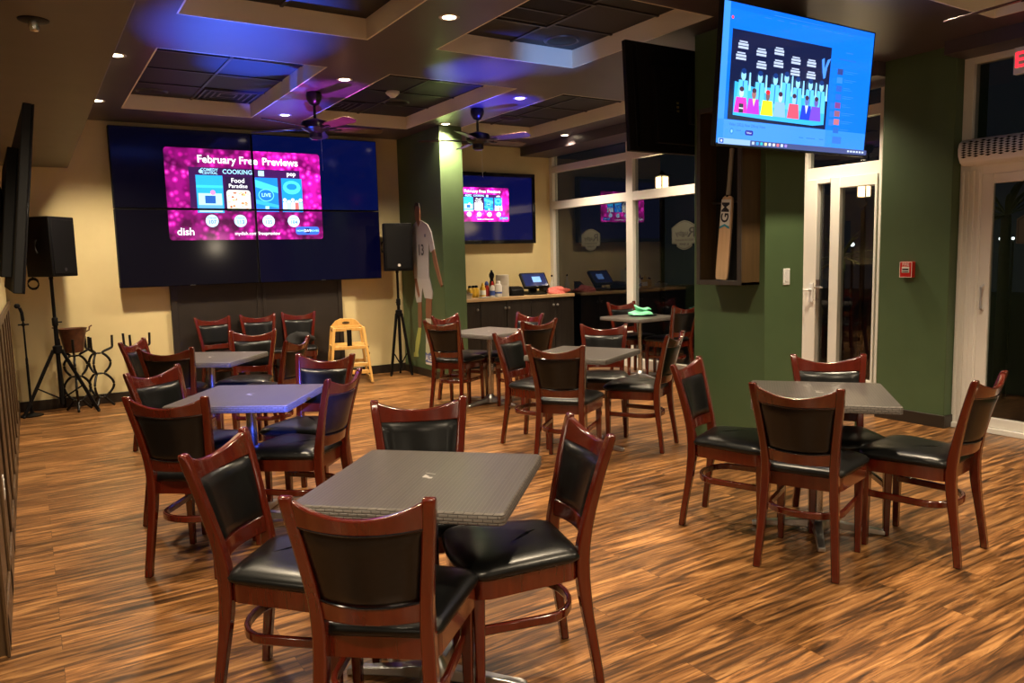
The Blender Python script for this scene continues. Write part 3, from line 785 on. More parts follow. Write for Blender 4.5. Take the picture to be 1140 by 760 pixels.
# page: u 0..1.8 (width in screen heights), v 0..1
def q3(a, b_, c, d): return rect(a * A, b_ * A, c, d)
P(q3(0, 1, 0, 1), (.004, .15, .85)); P(q3(0, 1, .955, 1), (.003, .13, .80)); P(q3(0, .04, 0, 1), (.045, .26, .88)); P(q3(0, 1, .0, .18), (.030, .22, .84)); P(q3(.04, .70, .045, .18), (.05, .25, .86))
P(disc(.055 * A, .895, .012, .012, 12), (.85, .05, .08)); T('video', .085 * A, .893, .020, (.03, .10, .45))
for k in range(8): P(q3(.24 + .08 * k, .285 + .08 * k, .936, .941), (.03, .16, .65))
P(q3(.30, .62, .966, .970), (.03, .18, .7)); P(q3(.36, .40, .870, .874), (.03, .16, .6)); P(q3(.80, .85, .80, .806), (.03, .16, .6))
P(q3(.057, .694, .181, .819), (.006, .010, .045))
for k, (u, v) in enumerate(((.125, .735), (.115, .655), (.235, .705), (.345, .735), (.240, .615), (.345, .645), (.455, .690), (.560, .690), (.455, .605), (.562, .600))):
    for q in range(3): P(q3(u - .030 + .006 * (q == 0), u + .030 - .006 * (q == 0), v - .022 * q, v - .022 * q + (.010 if q == 0 else .016)), (.42, .50, .70))
P([(.628 * A, .715), (.645 * A, .73), (.650 * A, .65), (.668 * A, .72), (.690 * A, .735), (.668 * A, .66), (.660 * A, .58), (.648 * A, .57), (.638 * A, .62)], (.06, .25, .95))
P([(.085 * A, .215), (.085 * A, .455), (.20 * A, .43), (.36 * A, .45), (.50 * A, .42), (.60 * A, .43), (.672 * A, .44), (.675 * A, .215), (.60 * A, .200), (.30 * A, .205)], (.035, .40, .98))
for k, u in enumerate((.135, .235, .33, .40, .475, .56, .635)):
    vv = .50 if k != 3 else .525
    P([((u - .034) * A, .30), ((u + .034) * A, .30), ((u + .026) * A, vv - .03), ((u - .026) * A, vv - .03)], (.10, .50, 1.)); P(disc(u * A, vv + .005, .026, .038, 14), (.26, .62, 1.)); P(disc(u * A, vv + .035, .027, .020, 12), (.006, .03, .16))
    P(q3(u - .003, u + .003, .33, vv - .035), (.02, .15, .6)); P([((u + .032) * A, .40), ((u + .046) * A, .40), ((u + .042) * A, vv + .03 + .03 * (k == 2)), ((u + .034) * A, vv + .03 + .03 * (k == 2))], (.26, .62, 1.))
front = ((.125, (.80, .02, .45), (.45, .6, .9)), (.20, (.42, .02, .62), (.30, .12, .12)), (.285, (.70, .85, .02), (.16, .09, .10)), (.365, (.22, .42, .75), (.45, .55, .75)), (.455, (.85, .08, .14), (.30, .5, .9)), (.54, (.012, .045, .62), (.10, .16, .45)), (.605, (.16, .06, .62), (.12, .10, .40)))
for u, c, hd_ in front:
    P([((u - .040) * A, .235), ((u + .040) * A, .235), ((u + .030) * A, .345), ((u - .030) * A, .345)], c); P(disc(u * A, .378, .024, .034, 14), hd_); P(disc(u * A, .405, .025, .018, 12), (.05, .02, .05) if c[1] < .5 else (.7, .02, .03))
P(q3(.112, .138, .235, .30), (.02, .02, .05)); P(q3(.112, .138, .262, .272), (.6, .6, .7)); P([(.19 * A, .345), (.21 * A, .345), (.2 * A, .29)], (.75, .65, .3)); P([(.53 * A, .345), (.55 * A, .345), (.54 * A, .28)], (.7, .8, 1.))
for k in range(8):
    v = .62 - .066 * k; P(q3(.735, .775, v, v + .046), ((.03, .05, .22), (.03, .20, .75), (.02, .10, .5), (.02, .12, .7), (.18, .05, .22), (.25, .10, .16), (.45, .14, .18), (.02, .12, .5))[k])
    P(q3(.785, .785 + (.10, .09, .05, .08, .03, .10, .09, .06)[k], v + .030, v + .034), (.03, .18, .70)); P(q3(.785, .85, v + .016, v + .019), (.03, .20, .72))
P(q3(.735, .86, .735, .742), (.02, .12, .55)); P(q3(.735, .80, .075, .13), (.03, .15, .65)); P(q3(.955, .957, .36, .43), (.02, .15, .6))
T('Video (2022) New Official Video', .057 * A, .145, .030, (.02, .10, .5), 'LEFT'); P(disc(.075 * A, .095, .020, .024, 16), (.03, .20, .75)); P(disc(.075 * A, .095, .010, .012, 12), (.2, .5, 1.))
T('channel', .10 * A, .105, .018, (.02, .12, .6), 'LEFT'); P(rrect(.155 * A, .205 * A, .075, .112, .016), (.02, .02, .28)); T('Follow', .18 * A, .093, .020, (.6, .75, 1.))
for u in (.50, .55, .58, .64): P(q3(u, u + .03, .093, .099), (.02, .15, .6))
P(q3(.0, 1, .0, .04), (.25, .42, .80)); P(q3(.19, 1, 0, .04), (.05, .07, .20)); P(q3(.006, .03, .006, .036), (.015, .06, .4)); P(q3(.013, .023, .014, .028), (.7, .85, 1.))
for k in range(9): P(rrect((.20 + .026 * k) * A, (.216 + .026 * k) * A, .010, .032, .006), ((.4, .5, .7), (.03, .30, .9), (.02, .45, .5), (.7, .6, .3), (.5, .6, .8), (.6, .6, .7), (.7, .15, .2), (.5, .6, .9), (.3, .2, .8))[k])
for k in range(6): P(q3(.85 + .022 * k, .865 + .022 * k, .014, .028), (.5, .6, .8))
rm = .006
to3 = lambda u, v, l_: tuple(rotT @ Vector(((u / A - .5) * (W3 - 2 * rm), -.0012 - .00015 * l_, -H3 / 2 + rm * 2 + v * (H3 - rm * 3))))
MB().box(-W3 / 2 + rm, W3 / 2 - rm, -.001, .001, -H3 / 2 + rm * 2, H3 / 2 - rm).xf(rotT).build('screen', mat('bright_tv_glass', (.006, .006, .009), .08, emit=(.02, .2, .8), es=.5), t)
picture(t, E3, (0, A, 0, 1), to3, attr_emit_mat('page_picture', 1.0, .1))
MB().box(.03, .32, .075, .10, -.22, .16).box(.13, .23, .10, .282, -.10, .02).build('wall_bracket', M['black_matte'], t, bevel=.003)

# television seen from behind, on the far side of the pillar
t = thing('television', 'dark television seen from behind beside the pillar, facing away from the viewer', 'television', (4.60, 4.47, 2.75))
fr2 = Matrix.Rotation(PI, 4, 'Z') @ Matrix.Rotation(R(3.6), 4, 'X')
tv_body(t, 1.448, .815, fr2)
MB().box(-1.448 / 2 + .008, 1.448 / 2 - .008, -.004, .001, -.39, .395).xf(fr2).build('screen', mat('dark_tv_glass', (.006, .006, .009), .1, emit=(.02, .06, .25), es=.5), t)
pn = MB()
for z in (.0, .03, .06): pn.box(.25, .27, .0755, .082, z - .10, z - .085)
pn.xf(fr2).build('connector', mat('gold_connector', (.5, .4, .1), .3, .8), t)
MB().box(.20, .23, .04, .05, -.36, .30).box(.62, .66, .035, .042, -.38, .38).xf(fr2).build('rear_rib', M['black'], t, bevel=.003)
MB().box(-.15, .15, -.115, -.078, -.18, .14).box(-.05, .05, -.131, -.115, -.08, .02).build('wall_bracket', M['black_matte'], t, bevel=.003)

# television on the left wall, seen almost edge on
t = thing('television', 'black television on the left wall, seen almost edge on from its rear', 'television', (.0, 4.38, 1.86))
frL = Matrix.Rotation(R(92.4), 4, 'Z') @ Matrix.Rotation(R(7.0), 4, 'X')
tv_body(t, 1.36, .77, frL, .02)
MB().box(-.67, .67, -.003, .001, -.365, .375).xf(frL).build('screen', M['black_gloss'], t)
MB().box(-.205, -.07, -.12, .12, -.1, .1).build('wall_bracket', M['black_matte'], t, bevel=.004)

# ------------------------------------------------------------------ downlights
spots = []
dl = None
LP = [(x, y) for x in (.73, 2.595, 4.51, 6.42) for y in (8.66, 6.86, 4.81, 2.8, .8, -1.6)]
lbl = {(.73, 6.86): 'recessed downlight on the edge of the low soffit, nearer of two', (.73, 8.66): 'recessed downlight on the soffit edge nearest the left speaker', (2.595, 4.81): 'brightest recessed downlight, nearest the viewer on the ceiling beam', (2.595, 6.86): 'recessed downlight between the two ceiling fans, above the blue lit table', (2.595, 8.66): 'recessed downlight behind the left ceiling fan', (4.51, 8.66): 'recessed downlight washing the green column with the footballer picture', (4.51, 6.86): 'recessed downlight above the middle table, near the right ceiling fan', (6.42, 8.66): 'recessed downlight beside the tall window frame', (6.42, 6.86): 'recessed downlight hidden beyond the dark television'}
for x, y in LP:
    if (x, y) == (4.51, 8.66): y2 = 8.545
    else: y2 = 8.77 if y == 8.66 and x < 4 else y
    if x == 6.42 and y == 2.8: continue
    if x == 4.51 and y == 4.81: y2 = 5.1
    if y < 3 and x < .8: 
        zc_ = ZS; x = .1
    else: zc_ = ZC
    vis = (x, y) in lbl
    if vis:
        if dl is None:
            dl = thing('recessed_downlight', lbl[(x, y)], 'ceiling light', (x, y2, zc_), 0, 'recessed downlights')
            MB().loft([[(r * math.cos(2 * PI * i / 20), r * math.sin(2 * PI * i / 20), z) for i in range(20)] for r, z in ((.048, -.001), (.062, -.006), (.072, -.003), (.074, .0))], caps=False).build('trim_ring', M['trimring'], dl, smooth=True)
            MB().lathe([(.048, -.002), (.03, -.008), (.008, -.010)], n=20).build('lens', M['lamp'], dl, smooth=True)
        else: dup(dl, (x, y2, zc_), 0, lbl[(x, y)])
    L = bpy.data.lights.new('downlight', 'SPOT'); L.energy = 150; L.color = (1., .80, .54); L.spot_size = R(125); L.spot_blend = .75; L.shadow_soft_size = .08
    lo = bpy.data.objects.new('downlight', L); col.objects.link(lo); lo.location = (x, y2, zc_ - .025); spots.append((x, y, L))
for x, y, L in spots:
    if x > 5: L.energy = 150
    if y > 8: L.energy = 210 if x < 3 else 150
    if (x, y) == (4.51, 8.66): L.energy = 330

TT_ = .79
# added blue and magenta spots without fixtures, mostly near the floor, for the ceiling glow
def glow_spot(loc, target, c, e, size, blend=.6):
    L = bpy.data.lights.new('unseen_glow_spot', 'SPOT'); L.energy = e; L.color = c; L.spot_size = R(size); L.spot_blend = blend; L.shadow_soft_size = .02
    o = bpy.data.objects.new('unseen_glow_spot', L); col.objects.link(o); o.location = loc
    o.rotation_euler = (Vector(target) - Vector(loc)).to_track_quat('-Z', 'Y').to_euler()
glow_spot((1.9, 8.3, .30), (1.50, 6.05, ZC), (.03, .12, 1.), 1500, 24, 1.)
glow_spot((2.1, 8.3, .30), (1.95, 7.35, ZT), (.02, .10, 1.), 2000, 22, 1.)
glow_spot((2.45, 5.75, .30), (2.50, 8.30, ZC), (.07, .08, 1.), 2600, 16, 1.)
glow_spot((2.45, 5.75, .30), (2.62, 7.35, ZC), (.45, .05, .62), 1300, 17, 1.)
glow_spot((3.1, 7.9, .30), (3.55, 6.05, ZC), (.05, .08, 1.), 1700, 17, 1.)
glow_spot((4.75, 5.35, .30), (4.45, 7.15, ZC), (.05, .06, 1.), 2200, 16, 1.)
glow_spot((3.35, 3.75, .30), (4.0, 5.58, 3.30), (.16, .38, 1.), 420, 14, 1.)
glow_spot((.9, -.6, 2.6), (1.25, 4.75, TT_), (.06, .12, 1.), 6500, 10, .9)  # unseen spot behind the viewer, added to turn the tabletop blue

# unseen point lights added behind the viewer to fill the ceiling trim and room
for x, y, e in ((-2.2, 1.6, 22), (-2.2, -1.2, 18), (1.2, -2.6, 16), (4.4, -2.4, 22)):
    L = bpy.data.lights.new('rear_fill', 'POINT'); L.energy = e; L.color = (1., .82, .58); L.shadow_soft_size = .12
    o = bpy.data.objects.new('rear_fill', L); col.objects.link(o); o.location = (x, y, 2.05)

# ------------------------------------------------------------------ ceiling fans
def make_fan():
    t = thing('ceiling_fan', '', 'ceiling fan')
    MB().lathe([(.012, -.13), (.045, -.115), (.072, -.07), (.078, -.03), (.07, 0)], n=24).build('canopy', M['fan'], t, smooth=True)
    MB().lathe([(.014, -.28), (.014, -.10)], n=12).build('downrod', M['fan'], t, smooth=True)
    MB().lathe([(.03, -.25), (.06, -.262), (.125, -.280), (.135, -.295), (.135, -.345), (.115, -.36), (.075, -.375), (.062, -.39), (.062, -.435), (.045, -.45), (.01, -.452)], n=28).build('motor', M['fan'], t, smooth=True)
    for k in range(5):
        a = 2 * PI * k / 5
        out = [(.20, -.048), (.28, -.062), (.62, -.070), (.665, -.045), (.675, 0), (.665, .045), (.62, .070), (.28, .062), (.20, .048)]
        mt = Matrix.Rotation(a, 4, 'Z') @ Matrix.Translation((0, 0, -.345)) @ Matrix.Rotation(R(-13), 4, 'X')
        bl = MB().prism(out, -.004, .004).xf(mt).build('blade', M['blade'], t, bevel=.002)
        MB().box(.10, .26, -.018, .018, -.012, -.004).xf(mt).build('blade_arm', M['fan'], bl, bevel=.003)
    MB().tube([(.05, 0, -.44), (.052, 0, -.75)], .0016, 5).build('pull_chain', M['steel'], t)
    return t
F0 = make_fan()
F0.location = (2.517, 7.51, ZC); F0.rotation_euler = (0, 0, R(12 - 18.5)); F0['label'] = 'black five blade ceiling fan in front of the video wall'; F0['group'] = 'ceiling fans'
dup(F0, (4.384, 7.545, ZC), R(-35 - 30.1), 'black five blade ceiling fan beside the lime lit side of the green column')
dup(F0, (4.62, 1.85, ZC), R(87), 'black ceiling fan of which one blade tip enters above the bright television')

# ------------------------------------------------------------------ ceiling fittings
def diffuser(x, y, s, label):
    t = thing('ceiling_vent', label, 'vent', (x, y, ZT + .02), 0, 'square ceiling vents')
    f = MB(); h = s / 2
    for k in range(4):
        a = h - k * s * .11; w = s * .035
        z0, z1 = -.016 - .004 * (k == 0) + .003 * k, 0
        f.box(-a, a, -a, -a + w, z0, z1).box(-a, a, a - w, a, z0, z1).box(-a, -a + w, -a + w, a - w, z0, z1).box(a - w, a, -a + w, a - w, z0, z1)
    f.build('louvre', M['tbar'], t)
    MB().box(-h + .02, h - .02, -h + .02, h - .02, -.006, 0).build('throat', M['black_matte'], t)
diffuser(2.02, 6.80, .52, 'ceiling vent glowing blue at the near edge of the tile bay above the video wall')
diffuser(1.97, 8.72, .55, 'ceiling vent at the far end of the tile bay above the video wall')
diffuser(3.92, 6.82, .50, 'ceiling vent at the near edge of the tile bay holding the smoke detector')
diffuser(3.15, 8.70, .55, 'ceiling vent behind the left fan, in the smoke detector bay')
t = thing('return_grille', 'large black return grille in the nearest middle tile bay', 'vent', (3.30, 4.78, ZT + .02))
f = MB(); f.box(-.32, .32, -.31, -.285, -.02, 0).box(-.32, .32, .285, .31, -.02, 0).box(-.32, -.295, -.285, .285, -.02, 0).box(.295, .32, -.285, .285, -.02, 0).box(-.295, .295, -.01, .01, -.016, 0)
f.build('frame', M['tbar'], t); MB().box(-.295, .295, -.285, .285, -.010, 0).build('filter', M['black_matte'], t)
for k, (x, y, lb) in enumerate(((3.96, 5.36, 'round ceiling speaker in the nearest middle tile bay'), (1.25, 8.85, 'round ceiling speaker in the bay above the video wall'), (3.75, 8.3, 'round ceiling speaker in the smoke detector bay'), (5.5, 8.6, 'round ceiling speaker in the bay near the tall window'))):
    t = thing('ceiling_speaker', lb, 'ceiling speaker', (x, y, ZT + .02), 0, 'round ceiling speakers')
    MB().loft([[(r * math.cos(2 * PI * i / 28), r * math.sin(2 * PI * i / 28), z) for i in range(28)] for r, z in ((.125, -.008), (.14, -.014), (.152, -.006), (.155, 0))], caps=False).build('rim', M['tbar'], t, smooth=True)
    MB().lathe([(.126, -.007), (.06, -.012), (.01, -.013)], n=28).build('grille', M['black'], t, smooth=True)
t = thing('smoke_detector', 'white smoke detector on the dark ceiling tiles', 'smoke detector', (3.484, 7.797, ZT + .02))
MB().lathe([(.075, -.02), (.075, 0)], n=24).build('base', M['white_plastic'], t, smooth=True)
MB().lathe([(.028, -.062), (.034, -.056), (.045, -.045), (.062, -.035), (.066, -.022)], n=24).build('body', M['white_plastic'], t, smooth=True)
t = thing('sprinkler', 'small ceiling sprinkler with dark plate on the low soffit', 'sprinkler', (.116, 4.12, ZS))
MB().lathe([(.05, -.008), (.062, -.004), (.064, 0)], n=24).build('plate', M['black'], t, smooth=True)
MB().lathe([(.004, -.05), (.018, -.047), (.022, -.035), (.022, -.008)], n=16).build('head', M['chrome'], t, smooth=True)

# ------------------------------------------------------------------ exit sign, air curtain, alarm, switch
t = thing('exit_sign', 'red lit exit sign under the bulkhead over the glass single door', 'exit sign', (6.47, 2.82, 2.96))
MB().box(0, .05, -.17, .17, -.10, .10).build('housing', M['white_plastic'], t, bevel=.006)
MB().box(.012, .038, -.02, .02, .10, .16).build('mount', M['white_plastic'], t)
vs, fs = text_mesh('EXIT', .16, 'CENTER', .012)
MB().add([(-.0012, -u, v) for u, v in vs], fs).build('lettering', M['exit_red'], t)

t = thing('air_curtain', 'long white air curtain unit above the glass single door', 'air curtain', (XD, 3.40, 2.335))
prof = [(0, -.10), (-.17, -.105), (-.215, -.085), (-.245, -.03), (-.25, .02), (-.235, .07), (-.19, .10), (0, .105)]
MB().loft([[(x, y, z) for x, z in prof] for y in (0, -1.5)]).build('casing', M['white_plastic'], t, smooth=True, bevel=.006, angle=50)
g = MB()
for k in range(13):
    for q in range(7):
        y0 = -.05 - k * .047; z0 = -.045 + q * .0185 + (.009 if k % 2 else 0); x0 = -.2455 - .0075 * (1 - ((z0 - .0) / .07) ** 2) if abs(z0) < .07 else -.238
        g.add([(x0, y0 - .022, z0), (x0, y0, z0 + .0082), (x0, y0 + .022, z0), (x0, y0, z0 - .0082)], [(0, 1, 2, 3)])
g.xf(Matrix.Translation((-.0015, 0, 0))).build('grille', M['black'], t)

t = thing('fire_alarm_pull', 'red fire alarm pull station on the green wall', 'fire alarm', (6.64, 3.85, 1.378))
MB().box(-.055, 0, -.058, .058, -.07, .07).build('box', M['red'], t, bevel=.006)
f = MB(); f.box(-.058, -.0552, -.034, .034, -.028, .026).build('pull_handle', M['paper'], t, bevel=.001)
MB().box(-.0605, -.0582, -.028, .028, -.004, .008).box(-.0605, -.0582, -.028, .028, -.022, -.016).build('slot', M['black'], t)
vs, fs = text_mesh('FIRE', .036, 'CENTER', .012)
MB().add([(-.0558, -u, .046 + v) for u, v in vs], fs).build('lettering', M['lettering_white'], t)
f = MB()
for a, c, d, e in ((-.056, .056, .064, .068), (-.056, .056, -.068, -.064), (-.056, -.052, -.064, .064), (.052, .056, -.064, .064)): f.box(-.0556, -.0545, a, c, d, e)
f.build('border', M['lettering_white'], t)

t = thing('light_switch', 'white light switch on the green pillar', 'light switch', (4.700, 3.65, 1.383))
MB().box(-.036, .036, -.007, 0, -.06, .06).build('plate', M['white_plastic'], t, bevel=.003)
MB().box(-.018, .018, -.012, -.007, -.035, .035).build('rocker', M['white_plastic'], t, bevel=.002)
t = thing('wall_outlet', 'white outlet plate on the brown wainscot', 'outlet', (XL + .014, 4.62, .47))
MB().box(0, .007, -.035, .035, -.06, .06).build('plate', M['white_plastic'], t, bevel=.002)
MB().box(.007, .010, -.016, .016, .008, .040).box(.007, .010, -.016, .016, -.040, -.008).build('socket', M['paper'], t)

# ------------------------------------------------------------------ cricket bat in its case
cx0, cx1, cy0, cy1, cz0, cz1 = 4.27, CX0, 3.70, 4.125, 1.335, 2.62
t = thing('display_case', 'tall open wooden case holding a cricket bat on the green pillar', 'display case', (CX0, (cy0 + cy1) / 2, cz0))
ox, oy, oz = CX0, (cy0 + cy1) / 2, cz0
b = MB(); b.box(cx0 + .012 - ox, 0, cy0 - oy, cy0 + .02 - oy, 0, cz1 - oz).box(cx0 + .012 - ox, 0, cy1 - .02 - oy, cy1 - oy, 0, cz1 - oz).box(cx0 + .012 - ox, 0, cy0 - oy, cy1 - oy, 0, .02).box(cx0 + .012 - ox, 0, cy0 - oy, cy1 - oy, cz1 - oz - .02, cz1 - oz)
b.build('side_panel', M['case_side'], t)
b = MB(); fw_ = .036
b.box(cx0 - ox, cx0 + .012 - ox, cy0 - oy, cy0 + fw_ - oy, 0, cz1 - oz).box(cx0 - ox, cx0 + .012 - ox, cy1 - fw_ - oy, cy1 - oy, 0, cz1 - oz).box(cx0 - ox, cx0 + .012 - ox, cy0 + fw_ - oy, cy1 - fw_ - oy, 0, fw_).box(cx0 - ox, cx0 + .012 - ox, cy0 + fw_ - oy, cy1 - fw_ - oy, cz1 - oz - fw_, cz1 - oz)
b.build('front_frame', M['case'], t, bevel=.003)
MB().box(-.01, 0, cy0 + .02 - oy, cy1 - .02 - oy, .02, cz1 - oz - .02).build('lining', M['case_in'], t)
MB().box(-.05, -.01, cy0 + .02 - oy, cy1 - .02 - oy, .60, .612).build('bat_rest', M['case'], t)
# bat stands on the case floor, leaning back a little; local x right along -y, z up
bt = thing('cricket_bat', 'willow cricket bat with GM lettering standing in the wooden case', 'cricket bat', (4.35, 3.955, cz0 + .0375))
lean = Matrix.Rotation(R(4.2), 4, 'X') @ Matrix.Rotation(R(1.5), 4, 'Y')
rings = []
for z, w, dd in ((0, .092, .018), (.012, .108, .026), (.06, .114, .040), (.25, .112, .050), (.45, .108, .040), (.575, .100, .028), (.600, .085, .024), (.612, .045, .024)):
    rings.append([(0, -w / 2, z), (-.006, 0, z), (0, w / 2, z), (.014, w / 2, z), (dd, 0, z), (.014, -w / 2, z)])
MB().loft(rings).xf(lean).build('blade', M['bat'], bt, smooth=True, angle=30)
hn = MB()
for z in [.60 + .0125 * k for k in range(26)]: pass
hn.lathe([(.0165, .60), (.018, .63), (.0165, .70), (.0175, .80), (.0165, .90), (.019, .945), (.012, .952)], (.010, 0), n=16).xf(lean).build('handle', M['grip'], bt, smooth=True)
MB().lathe([(.0185, .604), (.0185, .618)], (.010, 0), n=16).xf(lean).build('binding', M['black'], bt, smooth=True)
b = MB(); xx = -.0068
b.add([(xx - .0004, -.046, .395), (xx - .0004, .046, .395), (xx - .0004, .046, .585), (xx - .0004, -.046, .585)], [(0, 1, 2, 3)])
b.cur = 1
vs, fs = text_mesh('GM', .100, 'CENTER', .022)
b.add([(xx - .0012, v, .492 + u) for u, v in vs], fs)
b.cur = 2
b.add([(xx - .001, .046, .372), (xx - .001, 0, .392), (xx - .001, -.046, .372), (xx - .001, -.046, .388), (xx - .001, 0, .408), (xx - .001, .046, .388)], [(0, 1, 4, 5), (1, 2, 3, 4)])
b.xf(lean).build('sticker', [M['paper'], mat('navy_print', (.008, .008, .02), .5), mat('teal_print', (.03, .28, .42), .5)], bt)

# ------------------------------------------------------------------ footballer picture on the column
t = thing('footballer_cutout', 'life size flat cutout of a footballer in white kit on the green column', 'wall picture', (CX0, 9.2, .25))
def pl(y, z):  # measured on the column face
    return (y * 1.0145 - 9.2, (z - H) * 1.0145 + H - .25)
b = MB(); lay = [0]
def part(poly, c):
    lay[0] += 1; b.color = c; x0, x1 = -.003 - .0012 * lay[0], -.002
    q = [pl(*p) for p in poly]; n = len(q)
    b.add([(x0, y, z) for y, z in q] + [(x1, y, z) for y, z in q], [list(range(n)), list(range(n, 2 * n))[::-1]] + [(i, (i + 1) % n, n + (i + 1) % n, n + i) for i in range(n)])
skin, shirt, short, sock = (.22, .10, .055), (.42, .41, .43), (.46, .45, .46), (.55, .55, .50)
lime, cream_ = (.42, .46, .12), (.50, .52, .36)
part([(9.30, 1.05), (9.19, 1.05), (9.20, .80), (9.245, .62), (9.32, .62), (9.32, .80)], skin)
part([(9.05, 1.10), (8.88, 1.08), (8.90, .90), (8.95, .72), (9.07, .72), (9.08, .90)], skin)
part([(9.32, .66), (9.23, .66), (9.27, .50), (9.36, .32), (9.40, .30), (9.46, .30), (9.42, .46)], lime)
part([(9.08, .80), (8.93, .80), (8.94, .62), (8.99, .44), (9.09, .44), (9.10, .62)], sock)
part([(9.10, .47), (8.98, .47), (8.99, .36), (9.05, .32), (9.12, .35)], cream_)
part([(9.48, .31), (9.36, .33), (9.35, .26), (9.49, .25)], lime)
part([(9.36, 1.36), (8.93, 1.36), (8.84, 1.14), (8.86, 1.06), (9.08, 1.07), (9.14, 1.20), (9.19, 1.01), (9.33, 1.00), (9.36, 1.10)], short)
part([(9.43, 1.75), (9.34, 1.78), (9.35, 1.50), (9.27, 1.26), (9.22, 1.10), (9.26, 1.06), (9.32, 1.16), (9.42, 1.45)], skin)
part([(8.84, 1.74), (8.76, 1.72), (8.67, 1.50), (8.60, 1.34), (8.565, 1.25), (8.60, 1.22), (8.66, 1.30), (8.78, 1.52)], skin)
part([(9.36, 2.02), (9.22, 2.08), (9.10, 2.08), (8.92, 2.02), (8.82, 1.92), (8.745, 1.70), (8.86, 1.66), (8.90, 1.80), (8.93, 1.32), (9.36, 1.32), (9.38, 1.75), (9.44, 1.70), (9.49, 1.74), (9.44, 1.95)], shirt)
part([(9.22, 2.12), (9.14, 2.12), (9.13, 2.05), (9.18, 2.00), (9.23, 2.06)], skin)
part([(9.23 + .075 * math.cos(a) - .03, 2.18 + .125 * math.sin(a)) for a in [2 * PI * k / 18 for k in range(18)]], skin)
part([(9.28, 2.20), (9.285, 2.27), (9.24, 2.32), (9.16, 2.31), (9.125, 2.24), (9.16, 2.27), (9.24, 2.27)], (.02, .014, .012))
b.color = (.05, .05, .06); vs, fs = text_mesh('13', .20, 'CENTER', .02)
b.add([(-.003 - .0012 * 16, *pl(9.12 - u, 1.69 + v)) for u, v in vs], fs)
part([(9.01, 1.86), (8.97, 1.86), (8.97, 1.90), (9.01, 1.90)], (.12, .12, .18))
b.build('figure', attr_mat('printed_board', .5), t)
sg = thing('small_sign', 'small blue and white sign at the foot of the green column', 'sign', (CX0 - .004, 9.16, .24))
MB().box(-.004, 0, -.10, .10, -.075, .08).build('board', M['blue_label'], sg)
b = MB().box(-.0052, -.0042, -.10, .10, -.075, -.045); b.build('stripe', M['paper'], sg)
vs, fs = text_mesh('ALB', .11, 'CENTER', .02)
MB().add([(-.0055, -u, v + .01) for u, v in vs], fs).build('lettering', M['lettering_white'], sg)

# ------------------------------------------------------------------ speakers on stands
def stand(x, y, rz, label, top=1.42, sp=.34, dirs=(0, 120, 240), hc=.70):
    t = thing('speaker_stand', label, 'speaker stand', (x, y, 0), rz, 'tripod speaker stands')
    MB().lathe([(.022, .10), (.022, 1.02)], n=14).build('pole', M['black'], t, smooth=True)
    MB().lathe([(.0175, 1.0), (.0175, top)], n=14).build('inner_pole', M['black'], t, smooth=True)
    MB().lathe([(.027, .96), (.030, .97), (.030, 1.04), (.025, 1.05)], n=14).tube([(.03, 0, 1.0), (.065, 0, 1.0)], .008).build('collar', M['black'], t, smooth=True)
    MB().lathe([(.036, hc - .04), (.046, hc - .03), (.046, hc + .04), (.03, hc + .05)], n=14).build('leg_collar', M['black'], t, smooth=True)
    for k in range(3):
        a = R(dirs[k]); c, s_ = math.cos(a), math.sin(a)
        lg = MB().sweep([(.04 * c, .04 * s_, hc), (sp * c, sp * s_, .025)], .034, .024, up=(-s_, c, 0)).build('leg', M['black'], t, bevel=.003)
        MB().ball(((sp + .004) * c, (sp + .004) * s_, .016), .018, 10, 6).build('rubber_foot', M['black_matte'], lg, smooth=True)
        MB().sweep([(.018 * c, .018 * s_, .17), (sp * .61 * c, sp * .61 * s_, .30)], .016, .008, up=(-s_, c, 0)).build('brace', M['black'], t)
def speaker(x, y, rz, label, z, w=.38, hgt=.63, d=.36):
    t = thing('loudspeaker', label, 'loudspeaker', (x, y, z), rz, 'loudspeakers on stands')
    out = [(-w / 2, -d / 2), (w / 2, -d / 2), (w / 2, -d / 2 + .10), (w / 2 * .62, d / 2), (-w / 2 * .62, d / 2), (-w / 2, -d / 2 + .10)]
    MB().prism(out, 0, hgt).build('cabinet', M['black'], t, bevel=.012, seg=3)
    MB().box(-w / 2 + .025, w / 2 - .025, -d / 2 - .006, -d / 2 + .002, .03, hgt - .03).build('grille', M['speaker_grille'], t, bevel=.008)
    MB().lathe([(.001, 0), (.019, 0), (.019, .003), (.001, .003)], n=18).xf(Matrix.Translation((0, -d / 2 - .006, .075)) @ Matrix.Rotation(R(90), 4, 'X')).build('badge', M['paper'] if x > 2 else M['tbar'], t)
    for s in (-1, 1):
        MB().tube([(s * (w / 2 - .002), -d / 2 + .16, hgt * .40), (s * (w / 2 + .006), -d / 2 + .17, hgt * .44), (s * (w / 2 + .006), -d / 2 + .17, hgt * .58), (s * (w / 2 - .002), -d / 2 + .16, hgt * .62)], .010).build('handle', M['black_matte'], t, smooth=True)
    MB().lathe([(.022, -.03), (.022, .002)], n=12).build('pole_socket', M['black_matte'], t, smooth=True)
stand(.215, 9.56, 0, 'black tripod stand in the left corner beside the iron bucket stands', 1.475, .36, (84, 189, 336))
speaker(.215, 9.56, R(50), 'black loudspeaker in the left corner, high on a tripod', 1.49)
stand(4.24, 9.58, R(95), 'black tripod stand in front of the green column', 1.415, .16, (95, 215, 335), .85)
speaker(4.24, 9.58, R(-14), 'black loudspeaker with round white badge beside the footballer picture', 1.43)
cb = MB(); path = [(.06, 9.66, 1.62), (.04, 9.64, 1.50)]
for k in range(40): path.append((.05 + .05 * math.cos(k * .55), 9.64 + .012 * math.sin(k * .8), 1.43 + .055 * math.sin(k * .55) - .0006 * k))
